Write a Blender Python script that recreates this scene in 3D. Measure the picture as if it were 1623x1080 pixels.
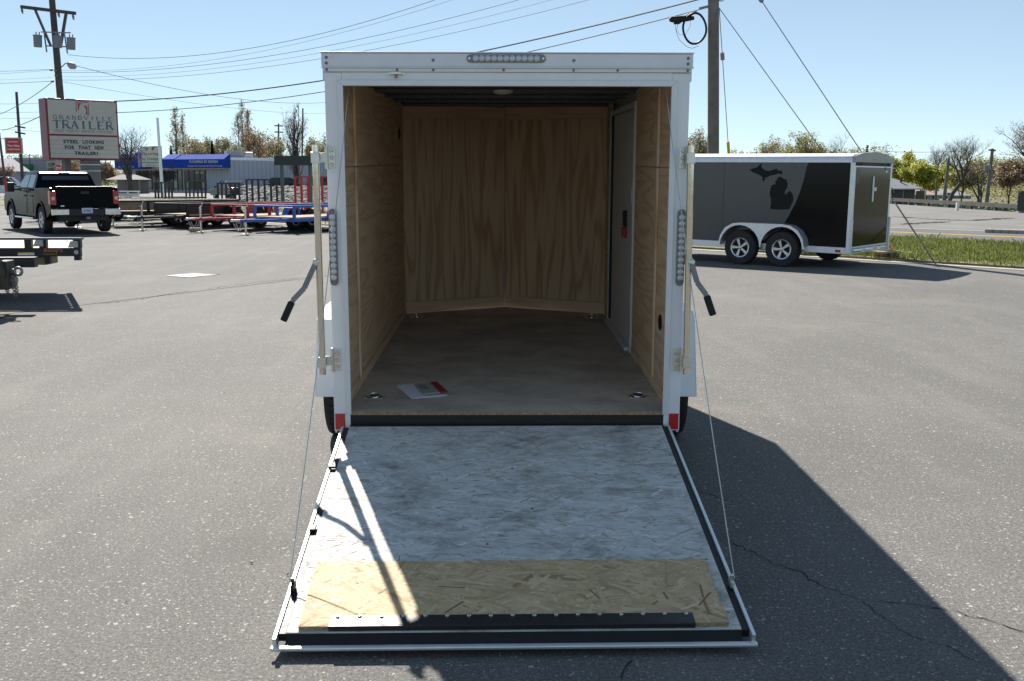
import bpy, bmesh, math, random
from mathutils import Vector, Matrix
R = math.radians
sc = bpy.context.scene
for o in list(bpy.data.objects): bpy.data.objects.remove(o)

# ------------------------------------------------------------------ camera
FPX, IW, IH = 1618.0, 1623.0, 1080.0
CAM = Vector((-.031, -5.279, 1.69))
PITCH, YAW, ROLL = math.atan(257 / FPX), R(.607), R(.1)
cF = Vector((math.sin(YAW) * math.cos(PITCH), math.cos(YAW) * math.cos(PITCH), -math.sin(PITCH)))
_r = Vector((math.cos(YAW), -math.sin(YAW), 0)); _u = _r.cross(cF)
cR = _r * math.cos(ROLL) + _u * math.sin(ROLL); cU = _u * math.cos(ROLL) - _r * math.sin(ROLL)
cam = bpy.data.cameras.new('camera'); camo = bpy.data.objects.new('camera', cam); sc.collection.objects.link(camo)
cam.sensor_width = 36; cam.lens = 36 * FPX / IW; cam.clip_start = .05; cam.clip_end = 3000
camo.matrix_world = Matrix(((cR.x, cU.x, -cF.x, CAM.x), (cR.y, cU.y, -cF.y, CAM.y), (cR.z, cU.z, -cF.z, CAM.z), (0, 0, 0, 1)))
sc.camera = camo
# ------------------------------------------------------------------ world, sun, exposure
SUNV = Vector((-.352, 1.035, 1.0)).normalized()
EL = math.asin(SUNV.z); AZ = math.atan2(SUNV.x, SUNV.y)
w = bpy.data.worlds.new('World'); sc.world = w; w.use_nodes = True
nt = w.node_tree; nt.nodes.clear()
sky = nt.nodes.new('ShaderNodeTexSky'); sky.sky_type = 'NISHITA'; sky.sun_disc = False
sky.sun_elevation = EL; sky.sun_rotation = AZ; sky.altitude = 200; sky.air_density = .5; sky.dust_density = .0; sky.ozone_density = .6
bg = nt.nodes.new('ShaderNodeBackground'); bg.inputs[1].default_value = .155
wo = nt.nodes.new('ShaderNodeOutputWorld'); 
gm = nt.nodes.new('ShaderNodeGamma'); gm.inputs[1].default_value = .56      # the camera's soft highlight shoulder
nt.links.new(sky.outputs[0], gm.inputs[0]); 
wb = nt.nodes.new('ShaderNodeMix'); wb.data_type = 'RGBA'; wb.blend_type = 'MULTIPLY'; wb.inputs[0].default_value = 1; wb.inputs[7].default_value = (.91, 1.0, 1.0, 1)   # camera white balance
nt.links.new(gm.outputs[0], wb.inputs[6]); nt.links.new(wb.outputs[2], bg.inputs[0]); nt.links.new(bg.outputs[0], wo.inputs[0])
sl = bpy.data.lights.new('sun', 'SUN'); sl.energy = 5.0; sl.angle = R(.53); sl.color = (1, .95, .87)
so = bpy.data.objects.new('sun', sl); sc.collection.objects.link(so); so.rotation_euler = SUNV.to_track_quat('Z', 'Y').to_euler()
sc.view_settings.view_transform = 'Standard'; sc.view_settings.look = 'None'; sc.view_settings.gamma = 1; sc.view_settings.use_curve_mapping = False
sc.view_settings.exposure = 1.0

# ------------------------------------------------------------------ helpers
col = sc.collection
rng = random.Random(7)
def ray(px, py): return cF + cR * ((px - 811.5) / FPX) - cU * ((py - 540) / FPX)
def at(px, py, Y):
    d = ray(px, py); return CAM + d * ((Y - CAM.y) / d.y)
def gr(px, py, z=0):
    d = ray(px, py); return CAM + d * ((z - CAM.z) / d.z)
def proj(p):
    d = Vector(p) - CAM; z = d.dot(cF); return 811.5 + FPX * d.dot(cR) / z, 540 - FPX * d.dot(cU) / z

class MB:
    def __init__(s): s.v = []; s.f = []; s.m = []; s.mi = 0
    def add(s, vs, fs):
        b = len(s.v); s.v += [tuple(x) for x in vs]; s.f += [tuple(b + i for i in f) for f in fs]; s.m += [s.mi] * len(fs); return s
    def hexa(s, p): return s.add(p, [(0, 3, 2, 1), (4, 5, 6, 7), (0, 1, 5, 4), (1, 2, 6, 5), (2, 3, 7, 6), (3, 0, 4, 7)])
    def box(s, x0, x1, y0, y1, z0, z1):
        return s.hexa([(x0, y0, z0), (x1, y0, z0), (x1, y1, z0), (x0, y1, z0), (x0, y0, z1), (x1, y0, z1), (x1, y1, z1), (x0, y1, z1)])
    def bar(s, p, q, w_, h_=None, up=(0, 0, 1)):
        p, q = Vector(p), Vector(q); h_ = h_ or w_; d = (q - p).normalized(); up = Vector(up)
        if abs(d.dot(up)) > .98: up = Vector((0, 1, 0)) if abs(d.y) < .9 else Vector((1, 0, 0))
        a = d.cross(up).normalized() * w_ / 2; b = a.cross(d).normalized() * h_ / 2
        return s.hexa([p - a - b, p + a - b, q + a - b, q - a - b, p - a + b, p + a + b, q + a + b, q - a + b])
    def tube(s, pts, r, n=8, cap=True, closed=False):
        pts = [Vector(p) for p in pts]; N = len(pts); rr = r if isinstance(r, (list, tuple)) else [r] * N
        vs, fs = [], []; ref = None
        for i, p in enumerate(pts):
            if closed: d = pts[(i + 1) % N] - pts[i - 1]
            else: d = pts[min(i + 1, N - 1)] - pts[max(i - 1, 0)]
            d.normalize()
            if ref is None: ref = Vector((0, 0, 1)) if abs(d.z) < .9 else Vector((1, 0, 0))
            a = d.cross(ref)
            if a.length < 1e-4: a = d.cross(Vector((0, 1, .1)))
            a.normalize(); b = a.cross(d); ref = b
            for k in range(n):
                t = 2 * math.pi * k / n; vs.append(p + a * (rr[i] * math.cos(t)) + b * (rr[i] * math.sin(t)))
        for i in range(N if closed else N - 1):
            j = (i + 1) % N
            for k in range(n): fs.append((i * n + k, j * n + k, j * n + (k + 1) % n, i * n + (k + 1) % n))
        if cap and not closed: fs += [tuple(range(n)), tuple(reversed(range((N - 1) * n, N * n)))]
        return s.add(vs, fs)
    def lathe(s, prof, n=20, M=None, cap=True):
        M = M or Matrix(); vs, fs = [], []
        for r_, z in prof:
            for k in range(n):
                t = 2 * math.pi * k / n; vs.append(M @ Vector((r_ * math.cos(t), r_ * math.sin(t), z)))
        for i in range(len(prof) - 1):
            for k in range(n): fs.append((i * n + k, i * n + (k + 1) % n, (i + 1) * n + (k + 1) % n, (i + 1) * n + k))
        if cap: fs += [tuple(reversed(range(n))), tuple(range((len(prof) - 1) * n, len(prof) * n))]
        return s.add(vs, fs)
    def prism(s, poly, fa, fb):
        """poly 2D; fa,fb map (u,v)->3D for both faces"""
        n = len(poly); vs = [fa(*p) for p in poly] + [fb(*p) for p in poly]
        fs = [tuple(range(n)), tuple(reversed(range(n, 2 * n)))] + [(i, n + i, n + (i + 1) % n, (i + 1) % n) for i in range(n)]
        return s.add(vs, fs)
    def build(s, name, mat, parent=None, bevel=0, smooth=None, fix=True, loc=None, rot=None, seg=2):
        me = bpy.data.meshes.new(name); me.from_pydata(s.v, [], s.f)
        mats = mat if isinstance(mat, (list, tuple)) else [mat]
        for m_ in mats: me.materials.append(m_)
        if len(mats) > 1: me.polygons.foreach_set('material_index', s.m)
        if fix:
            bm = bmesh.new(); bm.from_mesh(me); bmesh.ops.recalc_face_normals(bm, faces=bm.faces); bm.to_mesh(me); bm.free()
        if smooth is not None:
            me.polygons.foreach_set('use_smooth', [True] * len(me.polygons)); me.set_sharp_from_angle(angle=R(smooth))
        me.update()
        return link(name, me, parent, bevel, loc, rot, seg)
def link(name, me, parent=None, bevel=0, loc=None, rot=None, seg=2):
    o = bpy.data.objects.new(name, me); col.objects.link(o)
    if parent: o.parent = parent
    if loc is not None: o.location = loc
    if rot is not None: o.rotation_euler = rot
    if bevel:
        b = o.modifiers.new('bevel', 'BEVEL'); b.width = bevel; b.segments = seg; b.limit_method = 'ANGLE'; b.angle_limit = R(40)
    return o
def tag(o, label=None, cat=None, group=None, kind=None):
    if label: o['label'] = label
    if cat: o['category'] = cat
    if group: o['group'] = group
    if kind: o['kind'] = kind
    return o
def empty(name, label, cat, loc=(0, 0, 0), rz=0, group=None, rx=0, scale=1):
    o = bpy.data.objects.new(name, None); col.objects.link(o); o.location = loc; o.rotation_euler = (rx, 0, rz); o.scale = (scale,) * 3
    o.empty_display_size = .1
    return tag(o, label, cat, group)
def copy_tree(o, parent=None):
    c = o.copy(); col.objects.link(c); c.parent = parent
    for ch in list(o.children): copy_tree(ch, c)
    return c
def shape(name, mat, parent, fn, **k):
    m = MB(); fn(m); return m.build(name, mat, parent, **k)
def boxo(name, mat, parent, b, **k):
    return shape(name, mat, parent, lambda m: m.box(*b), **k)

def text(name, s, w_, h_, mat, parent, M, bold=0, ex=.0015, shear=0, spacing=1.0):
    """text fitted to a w x h box, centred on M's origin, in M's XY plane"""
    c = bpy.data.curves.new('t', 'FONT'); c.body = s; c.align_x = 'CENTER'; c.extrude = 0; c.offset = bold; c.shear = shear; c.resolution_u = 2; c.space_character = spacing
    t = bpy.data.objects.new('t', c); me = bpy.data.meshes.new_from_object(t)
    bpy.data.objects.remove(t); bpy.data.curves.remove(c)
    xs = [v.co.x for v in me.vertices]; ys = [v.co.y for v in me.vertices]
    x0, x1, y0, y1 = min(xs), max(xs), min(ys), max(ys)
    for v in me.vertices:
        v.co = M @ Vector(((v.co.x - (x0 + x1) / 2) * w_ / (x1 - x0), (v.co.y - (y0 + y1) / 2) * h_ / (y1 - y0), ex))
    me.name = name; me.materials.clear(); me.materials.append(mat)
    return link(name, me, parent)

# ------------------------------------------------------------------ materials
class N:
    def __init__(s, name):
        s.m = bpy.data.materials.new(name); s.m.use_nodes = True; s.t = s.m.node_tree; s.b = s.t.nodes['Principled BSDF']; s.tc = None
    def n(s, typ, **k):
        nd = s.t.nodes.new('ShaderNode' + typ)
        for a, v in k.items():
            if hasattr(nd, a): setattr(nd, a, v)
            else: nd.inputs[a.replace('_', ' ')].default_value = v
        return nd
    def l(s, a, b): s.t.links.new(a, b)
    def co(s, kind='Object', scale=(1, 1, 1), rot=(0, 0, 0), loc=(0, 0, 0)):
        if not s.tc: s.tc = s.t.nodes.new('ShaderNodeTexCoord')
        mp = s.t.nodes.new('ShaderNodeMapping'); mp.inputs['Scale'].default_value = scale; mp.inputs['Rotation'].default_value = rot; mp.inputs['Location'].default_value = loc
        s.l(s.tc.outputs[kind], mp.inputs['Vector']); return mp.outputs[0]
    def noise(s, vec, scale=5, detail=4, rough=.55, dist=0):
        nd = s.n('TexNoise'); nd.inputs['Scale'].default_value = scale; nd.inputs['Detail'].default_value = detail; nd.inputs['Roughness'].default_value = rough; nd.inputs['Distortion'].default_value = dist
        s.l(vec, nd.inputs['Vector']); return nd.outputs['Fac']
    def ramp(s, fac, stops):
        r_ = s.n('ValToRGB'); e = r_.color_ramp.elements
        while len(e) < len(stops): e.new(.5)
        for el, (p, c) in zip(e, stops): el.position = p; el.color = (*c, 1) if len(c) == 3 else c
        s.l(fac, r_.inputs[0]); return r_.outputs[0]
    def mix(s, fac, a, b, typ='MIX'):
        nd = s.n('Mix'); nd.data_type = 'RGBA'; nd.blend_type = typ
        for sock, v in ((nd.inputs[0], fac), (nd.inputs[6], a), (nd.inputs[7], b)):
            if hasattr(v, 'is_output'): s.l(v, sock)
            elif isinstance(v, (int, float)): sock.default_value = v
            else: sock.default_value = (*v, 1)
        return nd.outputs[2]
    def math(s, op, a, b=0.0):
        nd = s.n('Math', operation=op)
        for sock, v in ((nd.inputs[0], a), (nd.inputs[1], b)):
            if hasattr(v, 'is_output'): s.l(v, sock)
            else: sock.default_value = v
        return nd.outputs[0]
    def bump(s, h, strength=.3, dist=.01):
        nd = s.n('Bump'); nd.inputs['Strength'].default_value = strength; nd.inputs['Distance'].default_value = dist
        s.l(h, nd.inputs['Height']); s.l(nd.outputs[0], s.b.inputs['Normal'])
    def set(s, color=None, rough=None, metal=None, spec=None, coat=None):
        for k_, v in (('Base Color', color), ('Roughness', rough), ('Metallic', metal), ('Specular IOR Level', spec), ('Coat Weight', coat)):
            if v is None: continue
            if hasattr(v, 'is_output'): s.l(v, s.b.inputs[k_])
            else: s.b.inputs[k_].default_value = (*v, 1) if k_ == 'Base Color' else v
        return s.m
BW = lambda x: (x, x, x)
def plain(name, c, rough=.5, metal=0, var=.12, scale=6, spec=.5, coat=0, bump=0):
    """paint / metal with uneven tone and dirt"""
    a = N(name); v = a.co()
    f = a.noise(v, scale, 5, .6)
    colr = a.mix(a.ramp(f, [(.3, BW(0)), (.75, BW(1))]), tuple(x * (1 - var) for x in c), tuple(min(1, x * (1 + var)) for x in c))
    f2 = a.noise(v, scale * 9, 3, .6)
    rr = a.math('ADD', a.math('MULTIPLY', a.math('SUBTRACT', f2, .5), .25), rough)
    if bump: a.bump(f2, bump, .004)
    return a.set(colr, rr, metal, spec, coat)

def m_plywood(name, grain, tone=1.0, var=.5):
    """rotary-cut pine: stretched noise contours give cathedral grain. grain = axis index of the fibres"""
    a = N(name); s_ = [4.6, 4.6, 4.6]; s_[grain] = .36
    oi = a.n('ObjectInfo'); rnd = a.n('CombineXYZ'); a.l(a.math('MULTIPLY', oi.outputs['Random'], 37.0), rnd.inputs[0]); a.l(a.math('MULTIPLY', oi.outputs['Random'], 91.0), rnd.inputs[1]); a.l(a.math('MULTIPLY', oi.outputs['Random'], 53.0), rnd.inputs[2])
    v = a.co(scale=s_); va = a.n('VectorMath', operation='ADD'); a.l(v, va.inputs[0]); a.l(rnd.outputs[0], va.inputs[1])
    f = a.noise(va.outputs[0], 1.0, 2.5, .5, .25)
    ring = a.math('SINE', a.math('MULTIPLY', f, 60.0)); ring = a.math('POWER', a.math('ADD', a.math('MULTIPLY', ring, .5), .5), 2.2)
    s2 = [55, 55, 55]; s2[grain] = 2.5
    fib = a.noise(a.co(scale=s2), 1.0, 3, .6)
    big = a.noise(a.co(scale=(1.6, 1.6, 1.6)), 1.0, 3, .5)
    L = (.88 * tone, .65 * tone, .42 * tone); D = (.52 * tone, .28 * tone, .13 * tone)
    c = a.mix(a.math('MULTIPLY', ring, var), L, D)
    c = a.mix(a.math('MULTIPLY', fib, .35), c, tuple(x * .8 for x in D))
    c = a.mix(a.ramp(big, [(.35, BW(0)), (.7, BW(.45))]), c, tuple(x * .72 for x in L))
    a.bump(fib, .15, .002); a.set(c, .62, 0, .35); return a.m

def m_asphalt(name, base, contrast=1.0, stones=True, patch=None):
    a = N(name); v = a.co()
    big = a.noise(v, .35, 4, .55); mid = a.noise(v, 2.6, 5, .6); fine = a.noise(v, 70, 4, .7)
    c0 = tuple(x * .78 for x in base); c1 = tuple(x * 1.2 for x in base)
    c = a.mix(a.ramp(big, [(.3, BW(0)), (.7, BW(1))]), c0, c1)
    c = a.mix(a.ramp(mid, [(.35, BW(.4)), (.65, BW(0))]), c, tuple(x * .72 for x in base))
    c = a.mix(a.ramp(fine, [(.40, BW(.85)), (.60, BW(0))]), c, tuple(x * .38 for x in base))
    grain = a.noise(v, 210, 3, .7)
    c = a.mix(a.ramp(grain, [(.36, BW(.7)), (.55, BW(0))]), c, tuple(x * .45 for x in base))
    streak = a.noise(a.co(scale=(2.2, .3, 1), rot=(0, 0, R(14))), 1, 5, .6)
    c = a.mix(a.ramp(streak, [(.5, BW(0)), (.75, BW(.2))]), c, tuple(min(1, x * 1.35) for x in base))
    dust = a.noise(a.co(loc=(7, 3, 0)), .55, 5, .65, .4)
    c = a.mix(a.ramp(dust, [(.56, BW(0)), (.74, BW(.28))]), c, (base[0] * 1.35, base[1] * 1.22, base[2] * 1.02))
    oil = a.noise(a.co(loc=(31, 17, 0)), .8, 3, .5, .8)
    c = a.mix(a.ramp(oil, [(.66, BW(0)), (.76, BW(.45))]), c, tuple(x * .5 for x in base))
    h = fine
    if stones:
        for sc_, th, colr, pick in ((36, .34, (.44, .42, .39), .84), (66, .40, (.40, .37, .335), .66), (135, .42, (.36, .325, .285), .45)):
            vo = a.n('TexVoronoi', feature='F1'); vo.inputs['Scale'].default_value = sc_; vo.inputs['Randomness'].default_value = 1
            wv = a.n('VectorMath', operation='ADD'); nz = a.n('TexNoise'); nz.inputs['Scale'].default_value = sc_ * .9; a.l(v, nz.inputs['Vector'])
            sca = a.n('VectorMath', operation='SCALE'); sca.inputs['Scale'].default_value = .55 / sc_; a.l(nz.outputs['Color'], sca.inputs[0]); a.l(v, wv.inputs[0]); a.l(sca.outputs[0], wv.inputs[1]); a.l(wv.outputs[0], vo.inputs['Vector'])
            sep = a.n('SeparateColor'); a.l(vo.outputs['Color'], sep.inputs[0])
            inside = a.math('LESS_THAN', vo.outputs['Distance'], a.math('MULTIPLY', sep.outputs[1], th))
            sel = a.math('MULTIPLY', inside, a.math('GREATER_THAN', sep.outputs[0], pick))
            stone = a.mix(sep.outputs[2], tuple(x * .6 for x in colr), tuple(min(.75, x * 1.25) for x in colr))
            c = a.mix(a.math('MULTIPLY', sel, contrast), c, stone)
            h = a.math('ADD', h, a.math('MULTIPLY', sel, .5))
    if patch: c = patch(a, c)
    a.bump(h, .55, .006); a.set(c, .88, 0, .25); return a.m

def m_color_attr(name, rough=.6, c_mul=1.0, dirt=None):
    a = N(name); at_ = a.n('VertexColor'); at_.layer_name = 'tint'; c = at_.outputs[0]
    fib = a.noise(a.co(scale=(30, 30, 30)), 1, 4, .6)
    c = a.mix(a.math('MULTIPLY', fib, .18), c, BW(.35 * c_mul), 'MULTIPLY')
    if dirt:
        f = a.noise(a.co(scale=(2.6, 3.4, 3)), 1, 5, .62, .6); f2 = a.noise(a.co(scale=(9, 14, 9)), 1, 4, .6)
        f = a.math('MULTIPLY', a.ramp(f, [(.44, BW(0)), (.66, BW(1))]), a.ramp(f2, [(.38, BW(.1)), (.62, BW(1))]))
        c = a.mix(a.math('MULTIPLY', f, .8), c, dirt)
    a.bump(fib, .2, .002); a.set(c, rough, 0, .3); return a.m

M_ = {}
M_['asphalt'] = m_asphalt('old_asphalt', (.185, .178, .168))
M_['asphalt_far'] = m_asphalt('smooth_asphalt', (.182, .176, .167), .35)
M_['road'] = m_asphalt('road_asphalt', (.15, .15, .15), .3, False)
M_['pale_lot'] = m_asphalt('pale_pavement', (.23, .222, .21), .3, False)
M_['concrete'] = plain('concrete', (.34, .315, .27), .85, var=.2, scale=3)
M_['dirt'] = plain('far_ground', (.10, .105, .05), .95, var=.35, scale=.2)
def m_turf():
    a = N('turf'); f = a.noise(a.co(), 1.1, 5, .65); c = a.mix(a.ramp(f, [(.42, BW(0)), (.58, BW(1))]), (.10, .125, .035), (.21, .165, .105)); return a.set(c, .95)
M_['grassbase'] = m_turf()
def m_leaf(name, c, var=.45):
    a = N(name); oi = a.n('Attribute'); oi.attribute_name = 'rnd'
    c2 = a.mix(oi.outputs['Fac'], tuple(x * (1 - var) for x in c), tuple(x * (1 + var) for x in c))
    a.set(c2, .6, 0, .3); a.b.inputs['Transmission Weight'].default_value = 0
    tr = a.n('BsdfTranslucent'); a.l(c2, tr.inputs[0]); ad = a.n('MixShader'); ad.inputs[0].default_value = .4
    a.l(a.b.outputs[0], ad.inputs[1]); a.l(tr.outputs[0], ad.inputs[2]); a.l(ad.outputs[0], a.t.nodes['Material Output'].inputs[0]); return a.m
M_['blade'] = m_leaf('grass_blade', (.15, .175, .045), .6)
M_['leaf_yellow'] = m_leaf('leaf_yellow_green', (.42, .42, .06))
M_['leaf_olive'] = m_leaf('leaf_olive', (.33, .30, .10))
M_['leaf_pale'] = m_leaf('leaf_pale', (.29, .26, .15))
M_['leaf_rust'] = m_leaf('leaf_rust', (.27, .19, .11))
M_['leaf_pink'] = m_leaf('leaf_pinkish', (.27, .18, .14))
M_['needle'] = m_leaf('needle', (.025, .05, .025))
M_['bark'] = plain('bark', (.085, .07, .06), .95, var=.4, scale=3, bump=.5)
M_['bark_grey'] = plain('bark_grey', (.19, .165, .15), .95, var=.3, scale=3, bump=.5)
M_['pole_wood'] = plain('pole_wood', (.17, .15, .135), .9, var=.35, scale=2.5, bump=.5)
M_['pole_dark'] = plain('creosote_wood', (.085, .072, .066), .9, var=.3, scale=2, bump=.4)
M_['white_skin'] = plain('white_aluminium_skin', (.80, .81, .81), .32, var=.05, scale=3.5, coat=.25)
M_['alu'] = plain('mill_aluminium', (.76, .77, .78), .42, .75, var=.07, scale=9)
M_['alu_white'] = plain('white_aluminium_trim', (.70, .71, .72), .38, .25, var=.05, scale=7)
M_['zinc'] = plain('yellow_zinc_steel', (.70, .68, .60), .12, 1, var=.06, scale=3)
M_['zinc_plain'] = plain('zinc_plated_steel', (.66, .65, .60), .32, .9, var=.15, scale=12)
M_['steel_dark'] = plain('grey_steel', (.22, .22, .22), .45, .6, var=.2, scale=12)
M_['black_rubber'] = plain('black_rubber', (.012, .012, .013), .5, var=.15, scale=6, spec=.3)
M_['black_flap'] = plain('black_painted_steel', (.014, .0135, .0135), .36, var=.1, scale=5, spec=.5)
M_['black_matte'] = plain('black_paint', (.02, .02, .021), .55, var=.2, scale=4)
M_['tyre'] = plain('tyre_rubber', (.028, .027, .026), .85, var=.25, scale=14)
M_['red_reflector'] = plain('red_reflector', (.50, .02, .025), .22, var=.1, scale=40, coat=.5)
M_['ply_side'] = m_plywood('plywood_side', 1)
M_['ply_front'] = m_plywood('plywood_front', 2, 1.0, .75)
M_['ply_plank'] = m_plywood('pine_plank', 0, 1.0, .4)
def m_floor():
    a = N('worn_floor_plywood'); fib = a.noise(a.co(scale=(3, 70, 20)), 1, 4, .65); st = a.noise(a.co(scale=(2.2, 2.8, 1)), 1, 6, .62, .5); sp = a.noise(a.co(scale=(14, 14, 1)), 1, 4, .65)
    c = a.mix(fib, (.50, .43, .35), (.66, .59, .50)); c = a.mix(a.ramp(st, [(.42, BW(0)), (.66, BW(.75))]), c, (.30, .26, .22)); c = a.mix(a.ramp(sp, [(.58, BW(0)), (.72, BW(.6))]), c, (.24, .21, .18))
    a.bump(fib, .25, .003); return a.set(c, .6, 0, .4)
M_['floor_ply'] = m_floor()
M_['ceiling'] = plain('black_ceiling', (.09, .095, .105), .4, var=.15, scale=3)
M_['grey_door'] = plain('grey_door_skin', (.78, .76, .72), .55, var=.05, scale=3)
M_['paper'] = plain('white_paper', (.72, .73, .78), .6, var=.03)
M_['booklet_grey'] = plain('booklet_grey', (.36, .36, .33), .5, var=.1, scale=30)
M_['booklet_red'] = plain('booklet_red', (.30, .02, .03), .45, var=.1)
M_['led_body'] = plain('smoked_lens', (.15, .15, .16), .25, var=.1, coat=.6)
M_['led'] = plain('clear_led_lens', (.58, .59, .60), .15, .2, var=.1, scale=60, coat=.8)
M_['lamp_white'] = plain('frosted_lens', (.62, .60, .56), .5, var=.03)
M_['handle_red'] = plain('red_handle', (.45, .03, .02), .45)
M_['osb_white'] = m_color_attr('worn_white_strand_board', .68, 1, (.17, .15, .12))
M_['osb'] = m_color_attr('strand_board', .65, 1)
M_['osb_edge'] = plain('strand_board_edge', (.36, .25, .14), .85, var=.5, scale=60, bump=.5)
M_['glass'] = plain('dark_glass', (.015, .018, .02), .06, var=.1, spec=.8)
M_['chrome'] = plain('chrome', (.75, .75, .75), .14, 1, var=.05)
M_['rim'] = plain('alloy_rim', (.68, .68, .68), .28, .85, var=.06)
M_['white_paint'] = plain('white_paint', (.74, .74, .72), .5, var=.08)
M_['yellow_paint'] = plain('yellow_road_paint', (.62, .36, .05), .8, var=.15)
M_['yellow_guard'] = plain('yellow_plastic', (.62, .40, .04), .5, var=.1)
M_['wood_block'] = plain('weathered_wood', (.34, .26, .17), .85, var=.3, scale=9, bump=.4)
def C(name, c, rough=.5, metal=0, **k):
    if name not in M_: M_[name] = plain(name, c, rough, metal, **k)
    return M_[name]

# ================================================================== the setting
DV, NV = Vector((-.68, .733, 0)), Vector((.733, .68, 0))
def sn(s, n, z=0): p = DV * (s * 1.024 + .092) + NV * (n * 1.024 + .087); return (p.x, p.y, z)
G2 = lambda x, y, z=0: ((x + .031) * 1.024 - .031, (y + 5.279) * 1.024 - 5.279, z)
def sheet(name, pts, mat, thick=0):
    m = MB()
    if thick: m.prism([(p[0], p[1]) for p in pts], lambda x, y: (x, y, pts[0][2]), lambda x, y: (x, y, pts[0][2] - thick))
    else: m.add(pts, [tuple(range(len(pts)))])
    o = m.build(name, mat); 
    me = o.data
    if me.polygons[0].normal.z < 0 and not thick: me.flip_normals()
    return tag(o, kind='structure')
g = MB()
xs = [-1500, -200, 0, 27.2, 34, 60, 200, 1500]; zs = [-.03, -.03, -.03, -.03, -.5, -2.4, -2.6, -2.6]
for x, z in zip(xs, zs): g.v += [(x, -400, z), (x, 2200, z)]
g.f = [(2 * i, 2 * i + 2, 2 * i + 3, 2 * i + 1) for i in range(len(xs) - 1)]; g.m = [0] * len(g.f)
tag(g.build('ground', M_['dirt']), kind='structure')
lot = sheet('parking_lot', [sn(-60, 16.2), sn(140, 16.2), sn(140, -50), sn(-60, -50)], M_['asphalt'])
sheet('parking_lot_overlay', [G2(-16, -8.9, .004), G2(-5.64, 7.86, .004), G2(-3.15, 11.87, .004), G2(-1.6, 14.4, .004), G2(-.2, 17.5, .004), G2(.6, 22.4, .004), sn(120, 16, .004), sn(120, -40, .004)], M_['asphalt_far'])
sheet('lot_edge_strip', [sn(-30, 16.0, .008), sn(90, 16.0, .008), sn(90, 16.35, .008), sn(-30, 16.35, .008)], M_['concrete'])
sheet('grass_verge', [sn(-60, 16.3, .05), sn(140, 16.3, .05), sn(140, 23.8, .05), sn(-60, 23.8, .05)], M_['grassbase'], .1)
road = sheet('road', [sn(-100, 23.7, 0), sn(170, 23.7, 0), sn(170, 30.6, 0), sn(-100, 30.6, 0)], M_['road'])
for n0, n1, mt in ((24.35, 24.5, 'white_paint'), (27.18, 27.30, 'yellow_paint'), (27.40, 27.52, 'yellow_paint'), (30.15, 30.28, 'white_paint')):
    sheet('road_line', [sn(-80, n0, .004), sn(160, n0, .004), sn(160, n1, .004), sn(-80, n1, .004)], M_[mt])
sheet('far_lot', [G2(26, 17, .002), G2(26.2, 64, .002), G2(5, 190, .002), G2(-95, 190, .002), G2(-95, 147.4, .002)], M_['pale_lot'])
k0 = gr(1562, 369); k1 = gr(1640, 371.5)
def kerb(m):
    for i in range(6):
        a_ = k0.lerp(k1, i / 6 + .004); b_ = k0.lerp(k1, (i + 1) / 6 - .004); m.bar(a_ + Vector((0, 0, .04)), b_ + Vector((0, 0, .04)), .3, .16)
tag(shape('kerb', M_['concrete'], None, kerb, bevel=.02), kind='structure')

# cracks in the asphalt
def crack(pxs, w0, jit=.02, z=.003, name='crack'):
    pts = [gr(*p) for p in pxs]; fine = []
    for a_, b_ in zip(pts, pts[1:]):
        n_ = max(2, int((b_ - a_).length / .035))
        for i in range(n_):
            p = a_.lerp(b_, i / n_); fine.append(p + Vector((rng.uniform(-jit, jit), rng.uniform(-jit, jit), z)))
    m = MB()
    for i in range(len(fine) - 1):
        d = (fine[i + 1] - fine[i]); d.z = 0; s_ = Vector((-d.y, d.x, 0)).normalized()
        wa = w0 * rng.uniform(.15, 1); wb = w0 * rng.uniform(.15, 1)
        m.add([fine[i] - s_ * wa, fine[i] + s_ * wa, fine[i + 1] + s_ * wb, fine[i + 1] - s_ * wb], [(0, 1, 2, 3)])
    o = m.build(name, C('crack_dark', (.02, .019, .018), .95), lot); return o  # worn cracks as flat strips in one dark colour
crack([(1140, 845), (1180, 868), (1215, 890), (1270, 907), (1300, 928), (1350, 948), (1400, 955), (1440, 958), (1500, 968), (1560, 984), (1640, 1003)], .0042, .02)
crack([(1370, 953), (1400, 985), (1440, 1003), (1480, 1022), (1530, 1040), (1570, 1052)], .0026, .02)
for q in ([(1460, 347), (1500, 349), (1545, 350), (1600, 346)], [(1420, 344), (1450, 346)], [(1430, 356), (1500, 352)]): crack(q, .05, .35, .008)
crack([(1100, 775), (1140, 790), (1175, 800)], .0035, .015)
crack([(1000, 1046), (985, 1062), (990, 1085)], .004, .012)
crack([(160, 482), (215, 476), (255, 469), (300, 462)], .012, .03, .007)
crack([(330, 458), (400, 449), (460, 443), (500, 438)], .009, .04, .007)
crack([(180, 378), (300, 372), (420, 380)], .012, .06, .007)
# patched drain cover
p = [gr(*q) for q in ((262, 438.5), (300, 441), (350, 435.5), (312, 433.2))]
for q in p: q.z = .009
dp = sheet('concrete_patch', [tuple(q) for q in p], M_['concrete'])
for f0, f1, mt in ((.02, .5, C('worn_white', (.46, .45, .43), .8, var=.3, scale=4)), (.92, .99, C('rust_stain', (.22, .12, .05), .9))):
    a_, b_, c_, d_ = p[0].lerp(p[3], .05), p[1].lerp(p[2], 0), p[1].lerp(p[2], 1), p[0].lerp(p[3], .95)
    up = Vector((0, 0, .004))
    shape('paint_patch', mt, dp, lambda m: m.add([p[0].lerp(p[3], f0) + up, p[1].lerp(p[2], f0) + up, p[1].lerp(p[2], f1) + up, p[0].lerp(p[3], f1) + up], [(0, 1, 2, 3)]), fix=False)
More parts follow.
